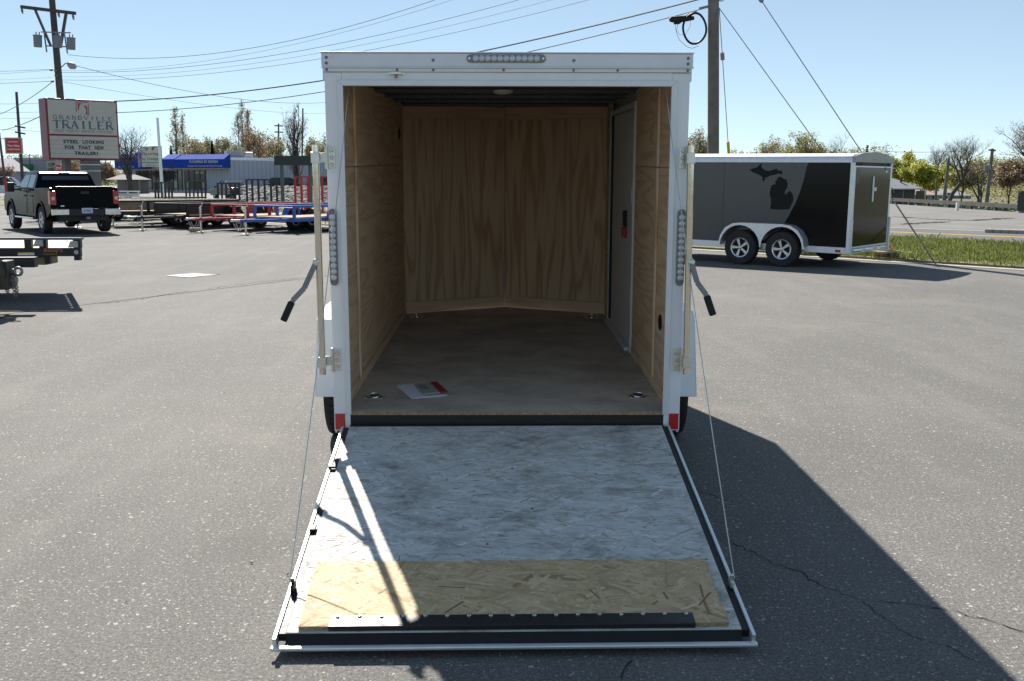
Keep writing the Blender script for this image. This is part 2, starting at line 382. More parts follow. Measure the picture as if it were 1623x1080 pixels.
# grit: loose stones and debris on the lot
m = MB()
for i in range(170):
    x = rng.uniform(-8, 9); y = rng.uniform(-3.2, 14) if rng.random() < .5 else rng.uniform(-3.2, 5); r_ = rng.uniform(.002, .0065)
    if abs(x) < .95 and y > -2 and y < 4.2: continue
    if NV.dot((x, y, 0)) > 15.5: continue
    M = Matrix.Translation((x, y, r_ * .6 + .003)) @ Matrix.Rotation(rng.uniform(0, 6), 4, 'Z') @ Matrix.Diagonal((1, rng.uniform(.6, 1.6), .7, 1))
    m.lathe([(r_ * .5, -r_ * .6), (r_, 0), (r_ * .55, r_ * .7)], 5, M)
tag(m.build('loose_grit', C('grit', (.14, .12, .1), .9, var=.5, scale=1), fix=False), 'scattered pebbles and crumbs of asphalt lying on the parking lot', 'gravel', kind='stuff')

# grass blades on the verge
def grass(name, label, n, smin, smax, nmin, nmax, hgt):
    m = MB(); rn = []
    for i in range(n):
        s_ = rng.uniform(smin, smax); q = rng.uniform(nmin, nmax)
        clump = math.sin(s_ * 1.7) * math.cos(q * 2.1) + math.sin(s_ * 4.3 + q * 3)
        bare = math.exp(-((s_ - (-.2)) ** 2 + (q - 17.1) ** 2 * 3) * .55) + .55 * max(0, math.sin(s_ * .9 + 2) * math.sin(q * 1.3 + s_ * .4))
        if rng.random() < bare * .9: continue
        h = hgt * rng.uniform(.35, 1.15) * (1 + .35 * clump + (.8 if rng.random() < .02 else 0)); b = Vector(sn(s_, q, .045)); t = rng.uniform(0, 6.28); l = Vector((math.cos(t), math.sin(t), 0))
        wv = Vector((-l.y, l.x, 0)) * rng.uniform(.006, .014); lean = l * h * rng.uniform(.1, .8)
        m.add([b - wv, b + wv, b + lean * .4 + Vector((0, 0, h * .65)) + wv * .6, b + lean + Vector((0, 0, h))], [(0, 1, 2), (0, 2, 3)])
        rn += [rng.random()] * 4
    o = m.build(name, M_['blade'], fix=False); o.data.attributes.new('rnd', 'FLOAT', 'POINT').data.foreach_set('value', rn)
    tag(o, label, 'grass', kind='stuff')
grass('grass', 'ragged green grass growing on the verge beside the road', 60000, -6, 9.5, 16.3, 23.8, .095)
grass('grass', 'thin strip of grass seen under the parked utility trailers', 9000, 24, 44, 16.3, 23.8, .14)

# ================================================================== wheels
MX = Matrix.Rotation(R(90), 4, 'Y')     # lathe axis -> +X
def wheel(parent, loc, r, wd, rimr, style='spoke', side=1, hubmat=None, rimmat=None):
    """side=+1: outer face towards +X"""
    rimmat = rimmat or M_['rim']
    F = Matrix.Rotation(R(90 if side > 0 else -90), 4, 'Y')
    h = wd / 2
    hub = MB(); hub.lathe([(rimr * .17, h * .2), (rimr * .17, h * .78), (rimr * .1, h * .86)], 12, F)
    hb = hub.build('wheel', hubmat or rimmat, parent, loc=loc, smooth=40)
    t = MB(); t.lathe([(rimr, -h * .85), (rimr + (r - rimr) * .45, -h), (r * .965, -h * .9), (r, -h * .66), (r, h * .66), (r * .965, h * .9), (rimr + (r - rimr) * .45, h), (rimr, h * .85)], 36, F, cap=False)
    n_ = 44
    for k in range(n_):                                     # tread blocks
        a0 = 2 * math.pi * k / n_
        for z0, z1 in ((-h * .62, -h * .1), (h * .1, h * .62)):
            a1 = a0 + (.5 if z0 < 0 else 0) * 2 * math.pi / n_
            def P(a, rr, z): return F @ Vector((rr * math.cos(a), rr * math.sin(a), z))
            da = 2 * math.pi / n_ * .36
            t.hexa([P(a1 - da, r - .002, z0), P(a1 + da, r - .002, z0), P(a1 + da, r - .002, z1), P(a1 - da, r - .002, z1), P(a1 - da, r + .006, z0), P(a1 + da, r + .006, z0), P(a1 + da, r + .006, z1), P(a1 - da, r + .006, z1)])
    t.build('tyre', M_['tyre'], hb, smooth=35)
    q = MB(); q.lathe([(rimr * .9, -h * .8), (rimr * 1.02, -h * .84), (rimr * .9, -h * .5), (rimr * .84, h * .3), (rimr * .9, h * .82), (rimr * 1.03, h * .86), (rimr * 1.0, h * .92), (rimr * .9, h * .86)], 32, F, cap=False)
    if style == 'spoke':
        for k in range(5):
            a = 2 * math.pi * k / 5 + .3
            def P(rr, aa, z): return F @ Vector((rr * math.cos(a + aa), rr * math.sin(a + aa), z))
            q.hexa([P(rimr * .1, -.9, h * .35), P(rimr * .88, -.20, h * .45), P(rimr * .88, .20, h * .45), P(rimr * .1, .9, h * .35), P(rimr * .1, -.9, h * .74), P(rimr * .88, -.17, h * .8), P(rimr * .88, .17, h * .8), P(rimr * .1, .9, h * .74)])
    else:
        q.lathe([(rimr * .16, h * .55), (rimr * .5, h * .62), (rimr * .66, h * .45), (rimr * .88, h * .3)], 28, F, cap=False)
        for k in range(6):
            a = 2 * math.pi * k / 6; q.lathe([(.012, h * .55), (.012, h * .7)], 6, F @ Matrix.Translation((rimr * .36 * math.cos(a), rimr * .36 * math.sin(a), 0)))
    q.build('rim', rimmat, hb, smooth=35)
    d = MB(); d.lathe([(rimr * .88, -h * .2), (rimr * .88, -h * .1)], 24, F); d.build('brake_drum', M_['black_matte'], hb)
    return hb

# ================================================================== the open cargo trailer
T = empty('cargo_trailer', 'white enclosed cargo trailer with its rear ramp door lowered onto the asphalt', 'trailer', (0, 0, .47), 0, rx=R(.97))
W_, LF, LP, HC, ZT = .915, 3.53, 3.97, 1.772, 1.744
floor = boxo('floor', M_['floor_ply'], T, (-.862, .862, .004, 3.5, -.018, 0))
shape('floor_nose', M_['floor_ply'], T, lambda m: m.prism([(-.862, 3.502), (.862, 3.502), (0, 3.94)], lambda x, y: (x, y, 0), lambda x, y: (x, y, -.018)))
for s_ in (-1, 1):
    X = lambda a, b: (min(s_ * a, s_ * b), max(s_ * a, s_ * b))
    # outer skin sheets with visible seams
    for y0, y1 in ((.03, 1.22), (1.222, 2.44), (2.442, 3.56)):
        if s_ > 0 and y0 > 1.2: pass
        boxo('side_skin', M_['white_skin'], T, (*X(.905, .914), y0, y1, -.10, 1.79))
    boxo('bottom_rail', M_['alu_white'], T, (*X(.909, .922), .06, 3.55, -.13, -.045), bevel=.003)
    boxo('roof_rail', M_['alu_white'], T, (*X(.909, .926), .012, 3.57, 1.70, 1.815), bevel=.006)
    # interior plywood
    if s_ < 0: pan = [(.03, .618), (.682, 2.10), (2.104, 3.5)]
    else: pan = [(.03, .598), (.662, 1.655), (3.16, 3.5)]
    for y0, y1 in pan:
        boxo('wall_panel', M_['ply_side'], T, (*X(.865, .872), y0, y1, .002, 1.272))
        boxo('wall_panel', M_['ply_side'], T, (*X(.865, .872), y0, y1, 1.276, 1.768))
    yb = .62 if s_ < 0 else .60
    boxo('batten', M_['ply_front'], T, (*X(.850, .8645), yb, yb + .06, .03, 1.27), bevel=.002)
    boxo('batten', M_['ply_front'], T, (*X(.850, .8645), yb, yb + .06, 1.276, 1.766), bevel=.002)
    boxo('baseboard', M_['ply_side'], T, (*X(.853, .8645), .02, 1.6 if s_ > 0 else 3.5, .001, .06), bevel=.002)
    # nose: inner ply, outer skin
    ang = math.atan2(LP - LF, .865); L = math.hypot(.865, LP - LF)
    for nm, mt, z0, z1, off in (('nose_panel', 'ply_front', .095, 1.662, .004), ('nose_plank', 'ply_plank', .002, .093, 0), ('nose_plank', 'ply_plank', 1.664, 1.77, 0)):
        o = boxo(nm, M_[mt], T, (.002, L - .002, off, off + .01, z0, z1) if s_ < 0 else (-L + .002, -.002, off, off + .01, z0, z1))
        o.location = (s_ * .865, LF, 0); o.rotation_euler = (0, 0, ang * -s_)
    shape('nose_skin', M_['white_skin'], T, lambda m: m.hexa([(s_ * .914, 3.56, -.1), (0, 4.02, -.1), (0, 4.03, -.1), (s_ * .914, 3.575, -.1), (s_ * .914, 3.56, 1.8), (0, 4.02, 1.8), (0, 4.03, 1.8), (s_ * .914, 3.575, 1.8)]))
    boxo('corner_cap', M_['alu'], T, (*X(.895, .921), 3.545, 3.59, -.1, 1.8), bevel=.008)
    # rear frame post
    boxo('rear_post', M_['white_skin'], T, (*X(.829, .915), 0, .05, -.103, 1.7425), bevel=.004)
    shape('opening_trim', M_['alu_white'], T, lambda m: m.hexa([(s_ * .822, -.012, -.012), (s_ * .852, -.012, -.012), (s_ * .852, .002, -.012), (s_ * .822, .002, -.012), (s_ * .822, -.012, 1.676), (s_ * .852, -.012, 1.704), (s_ * .852, .002, 1.704), (s_ * .822, .002, 1.676)]), bevel=.002)
    boxo('reflector', M_['red_reflector'], T, (*X(.858, .909), -.006, -.001, -.096, -.010), bevel=.002)
    boxo('reflector_backing', M_['white_paint'], T, (*X(.854, .913), -.0015, .0, -.102, -.006))
    # vertical 11-diode tail light
    lz0, lz1, lx = .672, 1.066, s_ * .8925
    def stad(m, w_=.021, y0=-.014, y1=-.0005):
        pts = [(lx + w_ * math.cos(t), lz1 - w_ + w_ * math.sin(t)) for t in [math.pi * k / 8 for k in range(9)]] + [(lx - w_ * math.cos(t), lz0 + w_ - w_ * math.sin(t)) for t in [math.pi * k / 8 for k in range(9)]]
        m.prism(pts, lambda x, z: (x, y0, z), lambda x, z: (x, y1, z))
    tl = shape('tail_light', M_['led_body'], T, stad, bevel=.003)
    for k in range(11):
        z = lz0 + .042 + (lz1 - lz0 - .084) * k / 10
        o = shape('diode', M_['led'], tl, lambda m: m.lathe([(.0158, 0), (.0158, .004), (.012, .008), (.004, .0095), (.0035, .007)], 12, Matrix.Rotation(R(90), 4, 'X')), smooth=50); o.location = (lx, -.0135, z)
    for z in (lz0 + .014, lz1 - .014):
        o = shape('screw', M_['steel_dark'], tl, lambda m: m.lathe([(.006, 0), (.006, .003)], 8, Matrix.Rotation(R(90), 4, 'X'))); o.location = (lx, -.0135, z)
    # lock bar hinges, bar, handle
    bt, bb = (Vector((s_ * (.960 if s_ < 0 else .918), -.06, 1.385)), Vector((s_ * (.957 if s_ < 0 else .932), -.06, .215)))
    lb = shape('lock_bar', M_['zinc'], T, lambda m: m.tube([bt, bb], .0175, 14), smooth=40)
    for z0, z1 in ((1.270, 1.375), (.222, .338)):
        zc = (z0 + z1) / 2; x0 = .916 if z0 > 1 else .914
        hp = boxo('hinge_plate', M_['zinc_plain'], T, (*X(.872, .908), -.0045, -.0005, z0, z1), bevel=.003)
        shape('hinge_knuckle', M_['zinc_plain'], hp, lambda m: m.tube([(s_ * .914, -.009, z0 - .004), (s_ * .914, -.009, z1 + .006)], .0085, 10), smooth=40)
        for dz in (-.036, 0, .036):
            shape('bolt', M_['zinc_plain'], hp, lambda m: m.lathe([(.0095, 0), (.0095, .004), (.006, .008)], 10, Matrix.Translation((s_ * .889, -.0045, zc + dz)) @ Matrix.Rotation(R(90), 4, 'X')), smooth=40)
        bx = bt.lerp(bb, (bt.z - zc) / (bt.z - bb.z))
        shape('hinge_strap', M_['zinc_plain'], hp, lambda m: (m.bar((s_ * .914, -.016, zc), (bx.x, bx.y + .012, zc), .004, .05), m.box(bx.x - .021, bx.x + .021, bx.y - .021, bx.y + .021, zc - .028, zc + .028)), bevel=.002)
    if s_ < 0: hp_ = [(-.972, -.07, .80), (-1.033, -.09, .668), (-1.093, -.10, .606), (-1.142, -.105, .502)]
    else: hp_ = [(.938, -.07, .802), (.967, -.09, .70), (1.014, -.10, .637), (1.052, -.105, .532)]
    hd = shape('lock_handle', M_['steel_dark'], T, lambda m: (m.bar(hp_[0], hp_[1], .027, .012, (0, -1, 0)), m.bar(hp_[1], hp_[2], .027, .012, (0, -1, 0)), m.bar(hp_[2], Vector(hp_[2]).lerp(Vector(hp_[3]), .3), .027, .012, (0, -1, 0))), bevel=.002)
    shape('handle_grip', M_['black_rubber'], hd, lambda m: m.bar(Vector(hp_[2]).lerp(Vector(hp_[3]), .05), hp_[3], .035, .024, (0, -1, 0)), bevel=.006)
    shape('handle_pivot', M_['zinc_plain'], hd, lambda m: (m.lathe([(.017, -.006), (.017, .012), (.008, .016)], 12, Matrix.Translation(hp_[0]) @ Matrix.Rotation(R(90), 4, 'X')), m.box(min(hp_[0][0], s_ * .945), max(hp_[0][0], s_ * .945), -.066, -.058, .785, .822)), bevel=.001)
    # fender, wheel
    fy, fw = 1.40, (.915, 1.175)
    prof = [(fy - .50, -.13), (fy - .36, .33), (fy - .28, .375), (fy + .28, .375), (fy + .36, .33), (fy + .50, -.13)]
    def fend(m):
        ip = [(y + (.006 if y < fy else -.006), z - (.006 if z > 0 else 0)) for y, z in prof]
        for i in range(5):
            a_, b_, c_, d_ = prof[i], prof[i + 1], ip[i + 1], ip[i]
            m.hexa([(s_ * fw[0], *a_), (s_ * fw[1], *a_), (s_ * fw[1], *b_), (s_ * fw[0], *b_), (s_ * fw[0], *d_), (s_ * fw[1], *d_), (s_ * fw[1], *c_), (s_ * fw[0], *c_)])
        arch = [(fy - .35, -.13), (fy - .335, .02), (fy - .26, .16), (fy - .13, .24), (fy, .265), (fy + .13, .24), (fy + .26, .16), (fy + .335, .02), (fy + .35, -.13)]
        poly = prof + list(reversed(arch))
        m.prism(poly, lambda y, z: (s_ * fw[1], y, z), lambda y, z: (s_ * (fw[1] + .006), y, z))
    shape('fender', M_['white_skin'], T, fend, bevel=.004)
    wheel(T, (s_ * 1.07, fy, -.47 + .345 - fy * .0169), .345, .20, .195, 'steel', s_, rimmat=C('white_rim', (.6, .6, .6), .4))
    # frame rail
    boxo('frame_rail', M_['black_matte'], T, (*X(.82, .87), .07, 3.5, -.15, -.05))
    # vent
    vy, vz, sg = (.405, .415, .036) if s_ > 0 else (3.21, 1.52, .05)
    shape('wall_vent', M_['black_rubber'], T, lambda m: m.lathe([(.045, 0), (.045, .006), (.034, .009), (.03, .006)], 16, Matrix.Translation((s_ * .8645, vy, vz)) @ Matrix.Rotation(R(-90 * s_), 4, 'Y')), smooth=40)
shape('roof_skin', M_['alu_white'], T, lambda m: m.prism([(-.914, .02), (.914, .02), (.914, 3.575), (0, 4.03), (-.914, 3.575)], lambda x, y: (x, y, 1.80), lambda x, y: (x, y, 1.812)))
shape('ceiling', M_['ceiling'], T, lambda m: m.prism([(-.864, .03), (.864, .03), (.864, 3.53), (0, 3.97), (-.864, 3.53)], lambda x, y: (x, y, 1.775), lambda x, y: (x, y, 1.782)))
for y in [.45 + .6 * k for k in range(6)]:
    boxo('roof_bow', M_['ceiling'], T, (-.86, .86, y, y + .035, 1.752, 1.774), bevel=.003)
dl = shape('dome_light', M_['lamp_white'], T, lambda m: m.lathe([(.066, 0), (.062, -.012), (.045, -.022), (.02, -.026)], 20, Matrix.Translation((-.02, 1.46, 1.752))), smooth=40)
boxo('header', M_['white_skin'], T, (-.8285, .8285, .001, .05, 1.7045, 1.7425))
shape('header_trim', M_['alu_white'], T, lambda m: m.hexa([(-.822, -.012, 1.676), (.822, -.012, 1.676), (.822, .03, 1.676), (-.822, .03, 1.676), (-.852, -.012, 1.704), (.852, -.012, 1.704), (.852, .03, 1.704), (-.852, .03, 1.704)]), bevel=.002)
cap = boxo('rear_cap', M_['alu_white'], T, (-.926, .926, -.016, .06, 1.767, 1.834), bevel=.004)
boxo('cap_lip', M_['alu_white'], cap, (-.929, .929, -.021, -.0165, 1.762, 1.769), bevel=.001)
boxo('cap_top_lip', M_['alu_white'], cap, (-.929, .929, -.021, .06, 1.8345, 1.840), bevel=.001)
boxo('cap_band', M_['alu_white'], cap, (-.921, .921, -.012, .0, 1.744, 1.7615), bevel=.001)
for x in (-.9, -.55, -.37, -.02, .33, .55, .9):
    shape('bolt', M_['steel_dark'], cap, lambda m: m.lathe([(.007, 0), (.007, .003), (.004, .005)], 8, Matrix.Translation((x, -.012, 1.753)) @ Matrix.Rotation(R(90), 4, 'X')))
for x, z in ((-.9, 1.785), (-.9, 1.812), (.9, 1.785), (.9, 1.812), (-.37, 1.80), (.33, 1.80)):
    shape('bolt', M_['steel_dark'], cap, lambda m: m.lathe([(.008, 0), (.008, .003), (.004, .005)], 8, Matrix.Translation((x, -.016, z)) @ Matrix.Rotation(R(90), 4, 'X')))
def stadh(m):
    w_ = .0195; z = 1.808; a_, b_ = -.203, .190
    pts = [(b_ - w_ + w_ * math.sin(t), z + w_ * math.cos(t)) for t in [math.pi * k / 8 for k in range(9)]] + [(a_ + w_ - w_ * math.sin(t), z - w_ * math.cos(t)) for t in [math.pi * k / 8 for k in range(9)]]
    m.prism(pts, lambda x, zz: (x, -.030, zz), lambda x, zz: (x, -.0165, zz))
br = shape('brake_light', M_['led_body'], T, stadh, bevel=.003)
for k in range(11):
    o = shape('diode', M_['led'], br, lambda m: m.lathe([(.0158, 0), (.0158, .004), (.012, .008), (.004, .0095), (.0035, .007)], 12, Matrix.Rotation(R(90), 4, 'X')), smooth=50); o.location = (-.158 + .0303 * k, -.0295, 1.808)
for x in (-.19, .177):
    o = shape('screw', M_['zinc_plain'], br, lambda m: m.lathe([(.006, 0), (.006, .003)], 8, Matrix.Rotation(R(90), 4, 'X'))); o.location = (x, -.0295, 1.808)
lk = shape('door_catch', M_['zinc_plain'], T, lambda m: (m.box(-.60, -.51, -.006, -.0005, 1.728, 1.743), m.box(-.585, -.525, -.03, -.006, 1.731, 1.742)), bevel=.002)
shape('catch_pin', M_['wood_block'], lk, lambda m: m.tube([(-.555, -.02, 1.731), (-.555, -.02, 1.712)], .007, 8))
shape('sill', M_['black_flap'], T, lambda m: (m.box(-.8285, .8285, .006, .05, -.115, -.0185), m.box(-.8285, .8285, -.034, .006, -.115, -.068)), bevel=.003)
boxo('floor_edge', M_['osb_edge'], T, (-.827, .827, -.002, .0035, -.0175, -.0005))
for y in (.5, 1.1, 1.7, 2.3, 2.9, 3.4): boxo('cross_member', M_['black_matte'], T, (-.82, .82, y, y + .05, -.10, -.02))
boxo('axle', M_['black_matte'], T, (-.95, .95, 1.39, 1.45, -.16, -.10))
shape('tongue', M_['black_matte'], T, lambda m: (m.bar((-.8, 3.2, -.12), (-.03, 4.95, -.12), .06, .08), m.bar((.8, 3.2, -.12), (.03, 4.95, -.12), .06, .08), m.box(-.06, .06, 4.85, 5.15, -.13, -.04)))
shape('tongue_jack', M_['zinc_plain'], T, lambda m: (m.tube([(0, 4.75, .35), (0, 4.75, -.52)], .028, 10), m.box(-.09, .09, 4.67, 4.83, -.548, -.52)))
# side door in the right-hand wall
sd = boxo('side_door', M_['grey_door'], T, (.868, .874, 1.80, 3.04, .03, 1.655))
shape('door_frame', M_['white_paint'], sd, lambda m: (m.box(.845, .8695, 3.08, 3.145, .0, 1.70), m.box(.852, .8695, 1.66, 1.745, .0, 1.70), m.box(.852, .8695, 1.75, 3.075, 1.665, 1.70), m.box(.825, .8695, 1.75, 3.075, .001, .026)), bevel=.003)
boxo('door_gasket', M_['black_rubber'], sd, (.852, .8695, 3.045, 3.078, .03, 1.66))
shape('door_handle', M_['handle_red'], sd, lambda m: (m.box(.835, .866, 2.06, 2.13, .765, .84)), bevel=.008)
boxo('latch_bar', M_['black_rubber'], sd, (.84, .866, 2.075, 2.11, .845, .96), bevel=.004)
boxo('striker', M_['white_paint'], sd, (.848, .862, 1.70, 1.74, 1.03, 1.14), bevel=.003)
# recessed tie-down rings
for x, y in ((-.743, .335), (.74, .347), (-.75, 3.33), (.735, 3.29)):
    td = boxo('tie_down', M_['zinc_plain'], T, (x - .055, x + .055, y - .05, y + .05, .0005, .004), bevel=.001)
    shape('pan', M_['black_rubber'], td, lambda m: m.lathe([(.042, .0042), (.03, .0046)], 16, Matrix.Translation((x, y, 0))))
    shape('ring', M_['chrome'], td, lambda m: m.tube([(x + .03 * math.cos(t), y + .03 * math.sin(t), .010 + .006 * math.sin(t)) for t in [2 * math.pi * k / 18 for k in range(18)]], .006, 6, closed=True), smooth=60)
    for dx in (-.045, .045):
        for dy in (-.04, .04): shape('screw', M_['zinc_plain'], td, lambda m: m.lathe([(.006, .004), (.004, .007)], 8, Matrix.Translation((x + dx, y + dy, 0))))

# ramp door
RA = R(9.4)
def flakes(m, tints, x0, x1, y0, y1, z, n, ln, wd, pal, spread, zr=.0012):
    for i in range(n):
        cx, cy = rng.uniform(x0, x1), rng.uniform(y0, y1); a = rng.gauss(0, spread); l = rng.uniform(*ln) / 2; w_ = rng.uniform(*wd) / 2; zz = z + rng.uniform(.0001, zr)
        ca, sa = math.cos(a), math.sin(a); pts = []
        sk = rng.uniform(-.5, .5) * w_
        for u, v in ((-l, -w_), (l + sk, -w_ * rng.uniform(.5, 1)), (l - sk, w_), (-l, w_ * rng.uniform(.4, 1))):
            X, Y = cx + u * ca - v * sa, cy + u * sa + v * ca
            pts.append((min(max(X, x0), x1), min(max(Y, y0), y1), zz))
        m.add(pts, [(0, 1, 2, 3)]); c = rng.choice(pal); k = rng.uniform(.82, 1.15); tints.append(tuple(q * k for q in c))
def tinted(m, tints, name, mat, parent):
    o = m.build(name, mat, parent, fix=False); me = o.data
    ca = me.color_attributes.new('tint', 'FLOAT_COLOR', 'CORNER'); d = []
    for p_, c in zip(me.polygons, tints):
        for _ in range(p_.loop_total): d += [*c, 1]
    ca.data.foreach_set('color', d); return o
bd = MB(); bd.box(-.822, .822, -1.800, -.004, -.03, 0); base_t = [(.64, .63, .59)] * 6
rampo = tinted(bd, base_t, 'ramp_door', M_['osb_white'], T); rampo.location = (-.006, -.036, -.067); rampo.rotation_euler = (RA, 0, R(.8))
m = MB(); tt = []
flakes(m, tt, -.821, .821, -1.799, -.005, 0, 5200, (.03, .11), (.005, .018), [(.66, .65, .61)] * 8 + [(.61, .60, .56)] * 5 + [(.70, .69, .65)] * 4 + [(.52, .46, .38)] * 2, .42, .0008)
flakes(m, tt, -.821, .821, -1.799, -.005, .0009, 700, (.01, .045), (.001, .004), [(.26, .20, .14), (.32, .26, .19), (.20, .16, .12)], .6, .0004)
tag(tinted(m, tt, 'wood_strands', M_['osb_white'], rampo), kind='stuff')
kb = boxo('kick_board', M_['osb_edge'], rampo, (-.780, .778, -1.788, -1.352, .0016, .0155))
m = MB(); tt = []
pal = [(.57, .41, .23), (.60, .44, .255), (.54, .385, .205), (.62, .47, .285), (.59, .43, .245), (.51, .36, .19)] * 6 + [(.36, .23, .11)]
m.add([(-.779, -1.787, .0158), (.777, -1.787, .0158), (.777, -1.353, .0158), (-.779, -1.353, .0158)], [(0, 1, 2, 3)]); tt.append((.50, .38, .21))
flakes(m, tt, -.779, .777, -1.787, -1.353, .0159, 2600, (.05, .20), (.006, .024), pal, .7, .0012)
flakes(m, tt, -.779, .777, -1.787, -1.353, .0172, 14, (.03, .11), (.004, .012), [(.24, .14, .07), (.30, .19, .10)], .7, .0004)
ws = tinted(m, tt, 'board_strands', M_['osb'], rampo); tag(ws, kind='stuff')
fl = shape('ramp_flap', M_['black_flap'], rampo, lambda m: (m.hexa([(-.672, -1.789, .0178), (.655, -1.789, .0178), (.655, -1.728, .0178), (-.672, -1.728, .0178), (-.672, -1.789, .0215), (.655, -1.789, .0215), (.655, -1.728, .0215), (-.672, -1.728, .0215)]), m.box(-.672, .655, -1.7965, -1.7885, .002, .0215)), bevel=.0015)
for k in range(17):
    x = -.645 + k * .0797
    shape('screw', M_['zinc_plain'], rampo, lambda m: m.lathe([(.0075, 0), (.0075, .003), (.0045, .0055)], 8, Matrix.Translation((x, -1.738 + rng.uniform(-.002, .002), .0216))), smooth=40)
for x, y in ((-.795, -1.70), (.795, -1.70), (-.79, -1.12), (.79, -1.33), (-.78, -.62), (.1, -.9), (.02, -.5), (-.1, -1.2), (.79, -.6)):
    shape('screw', M_['steel_dark'], rampo, lambda m: m.lathe([(.007, 0), (.005, .0012)], 8, Matrix.Translation((x, y, .0011))))
for s_ in (-1, 1):
    X = lambda a, b: (min(s_ * a, s_ * b), max(s_ * a, s_ * b))
    sl_ = MB()
    sl_.box(*X(.8225, .850), -1.802, -.004, -.035, -.004)
    sl_.build('edge_seal', M_['black_rubber'], rampo, bevel=.002)
    et = MB(); et.box(*X(.8505, .865), -1.842, -.004, -.04, .003); et.build('edge_trim', M_['alu'], rampo, bevel=.002)
    shape('cable_bracket', M_['black_flap'] if s_ < 0 else M_['zinc_plain'], rampo, lambda m: (m.box(*X(.838, .853), -1.545, -1.50, 0, .03), m.tube([(s_ * .846, -1.522, .03), (s_ * .846, -1.522, .05)], .008, 8)), bevel=.002)
shape('latch_clip', M_['black_rubber'], rampo, lambda m: (m.box(-.856, -.83, -1.09, -1.045, .004, .012), m.box(-.862, -.826, -.50, -.475, .004, .014)), bevel=.002)
shape('end_seal', M_['black_rubber'], rampo, lambda m: m.hexa([(-.822, -1.834, -.04), (.822, -1.834, -.04), (.822, -1.8015, -.04), (-.822, -1.8015, -.04), (-.822, -1.834, -.030), (.822, -1.834, -.030), (.822, -1.8015, -.003), (-.822, -1.8015, -.003)]), bevel=.003)
shape('end_trim', M_['alu'], rampo, lambda m: m.box(-.872, .872, -1.856, -1.8345, -.042, -.028), bevel=.004)
shape('ramp_hinge', M_['black_flap'], rampo, lambda m: m.tube([(-.8, .006, -.012), (.8, .006, -.012)], .010, 8), smooth=40)
bpy.context.view_layer.update()
ri = T.matrix_world.inverted()
for s_ in (-1, 1):
    q = ri @ (rampo.matrix_world @ Vector((s_ * .858, -1.522, .03)))
    a_ = Vector((s_ * .80, .05, 1.675))
    pts = [a_.lerp(q, k / 24) + Vector((0, 0, -.05 * math.sin(math.pi * k / 24))) for k in range(25)]
    shape('ramp_cable', M_['zinc_plain'], T, lambda m: m.tube(pts, .0022, 6), smooth=60)

# papers on the floor
TM = T.matrix_world
def lying(name, label, cat, pts, z0, z1, mats, sub=None):
    rt = empty(name, label, cat, TM @ Vector((sum(p_[0] for p_ in pts) / 4, sum(p_[1] for p_ in pts) / 4, z0)), rx=R(.97))
    c = Vector((sum(p_[0] for p_ in pts) / 4, sum(p_[1] for p_ in pts) / 4))
    pts = [(x - c.x, y - c.y) for x, y in pts]; return rt, pts
e, pts = lying('paper_stack', 'white sheets of paper lying on the trailer floor under a booklet', 'paper', [(-.649, .577), (-.432, .69), (-.335, .36), (-.530, .285)], .0012, .003, None)
for k in range(3):
    a = R((0, 2.2, -1.6)[k])
    shape('sheet', M_['paper'], e, lambda m: m.prism([(x * math.cos(a) - y * math.sin(a), x * math.sin(a) + y * math.cos(a)) for x, y in pts], lambda x, y: (x, y, .0022 * k + (.006 if y > .1 and k == 2 else 0)), lambda x, y: (x, y, .0022 * k + .0015 + (.006 if y > .1 and k == 2 else 0))))
e, pts = lying('booklet', 'red and grey booklet lying on top of the white papers', 'booklet', [(-.54, .585), (-.412, .655), (-.335, .39), (-.462, .335)], .0145, .02, None)
P4 = [Vector((x, y, 0)) for x, y in pts]
for nm, f0, f1, mt in (('grey_cover', 0, .66, 'booklet_grey'), ('red_cover', .66, 1, 'booklet_red')):
    q = [P4[0].lerp(P4[1], f0), P4[0].lerp(P4[1], f1), P4[3].lerp(P4[2], f1), P4[3].lerp(P4[2], f0)]
    shape(nm, M_[mt], e, lambda m: m.prism([(v.x, v.y) for v in q], lambda x, y: (x, y, 0), lambda x, y: (x, y, .007)))
shape('printed_line', M_['black_matte'], e, lambda m: [m.prism([(v.x, v.y) for v in (P4[0].lerp(P4[1], .1 + .08 * k).lerp(P4[3].lerp(P4[2], .1 + .08 * k), .15), P4[0].lerp(P4[1], .12 + .08 * k).lerp(P4[3].lerp(P4[2], .12 + .08 * k), .15), P4[0].lerp(P4[1], .12 + .08 * k).lerp(P4[3].lerp(P4[2], .12 + .08 * k), .6), P4[0].lerp(P4[1], .1 + .08 * k).lerp(P4[3].lerp(P4[2], .1 + .08 * k), .6))], lambda x, y: (x, y, .0071), lambda x, y: (x, y, .0076)) for k in range(4)])

# ================================================================== black enclosed trailer on the right
BT = empty('enclosed_trailer', 'black and grey tandem axle enclosed trailer with a state map on its side', 'trailer', G2(6.335, 13.434), R(50.4), rx=R(.6), scale=1.024)
bpy.context.view_layer.update()
BTi = BT.matrix_world.inverted()
def on_plane(inv, px, py, axis, val):
    o_ = inv @ CAM; d = (inv @ (CAM + ray(px, py))) - o_; return o_ + d * ((val - o_[axis]) / d[axis])
grey = C('gloss_grey_skin', (.068, .07, .07), .2, var=.04, spec=.6); blk = C('gloss_black_skin', (.004, .004, .005), .10, var=.1, spec=.2)
bz0, bz1, BL, BWd = .30, 2.08, 4.4, 2.0
shape('body_shell', C('trailer_core', (.06, .06, .06), .6), BT, lambda m: m.prism([(.03, .03), (BWd - .03, .03), (BWd - .03, BL), (BWd / 2, BL + .7), (.03, BL)], lambda x, y: (x, y, bz0 + .02), lambda x, y: (x, y, bz1 - .02)))
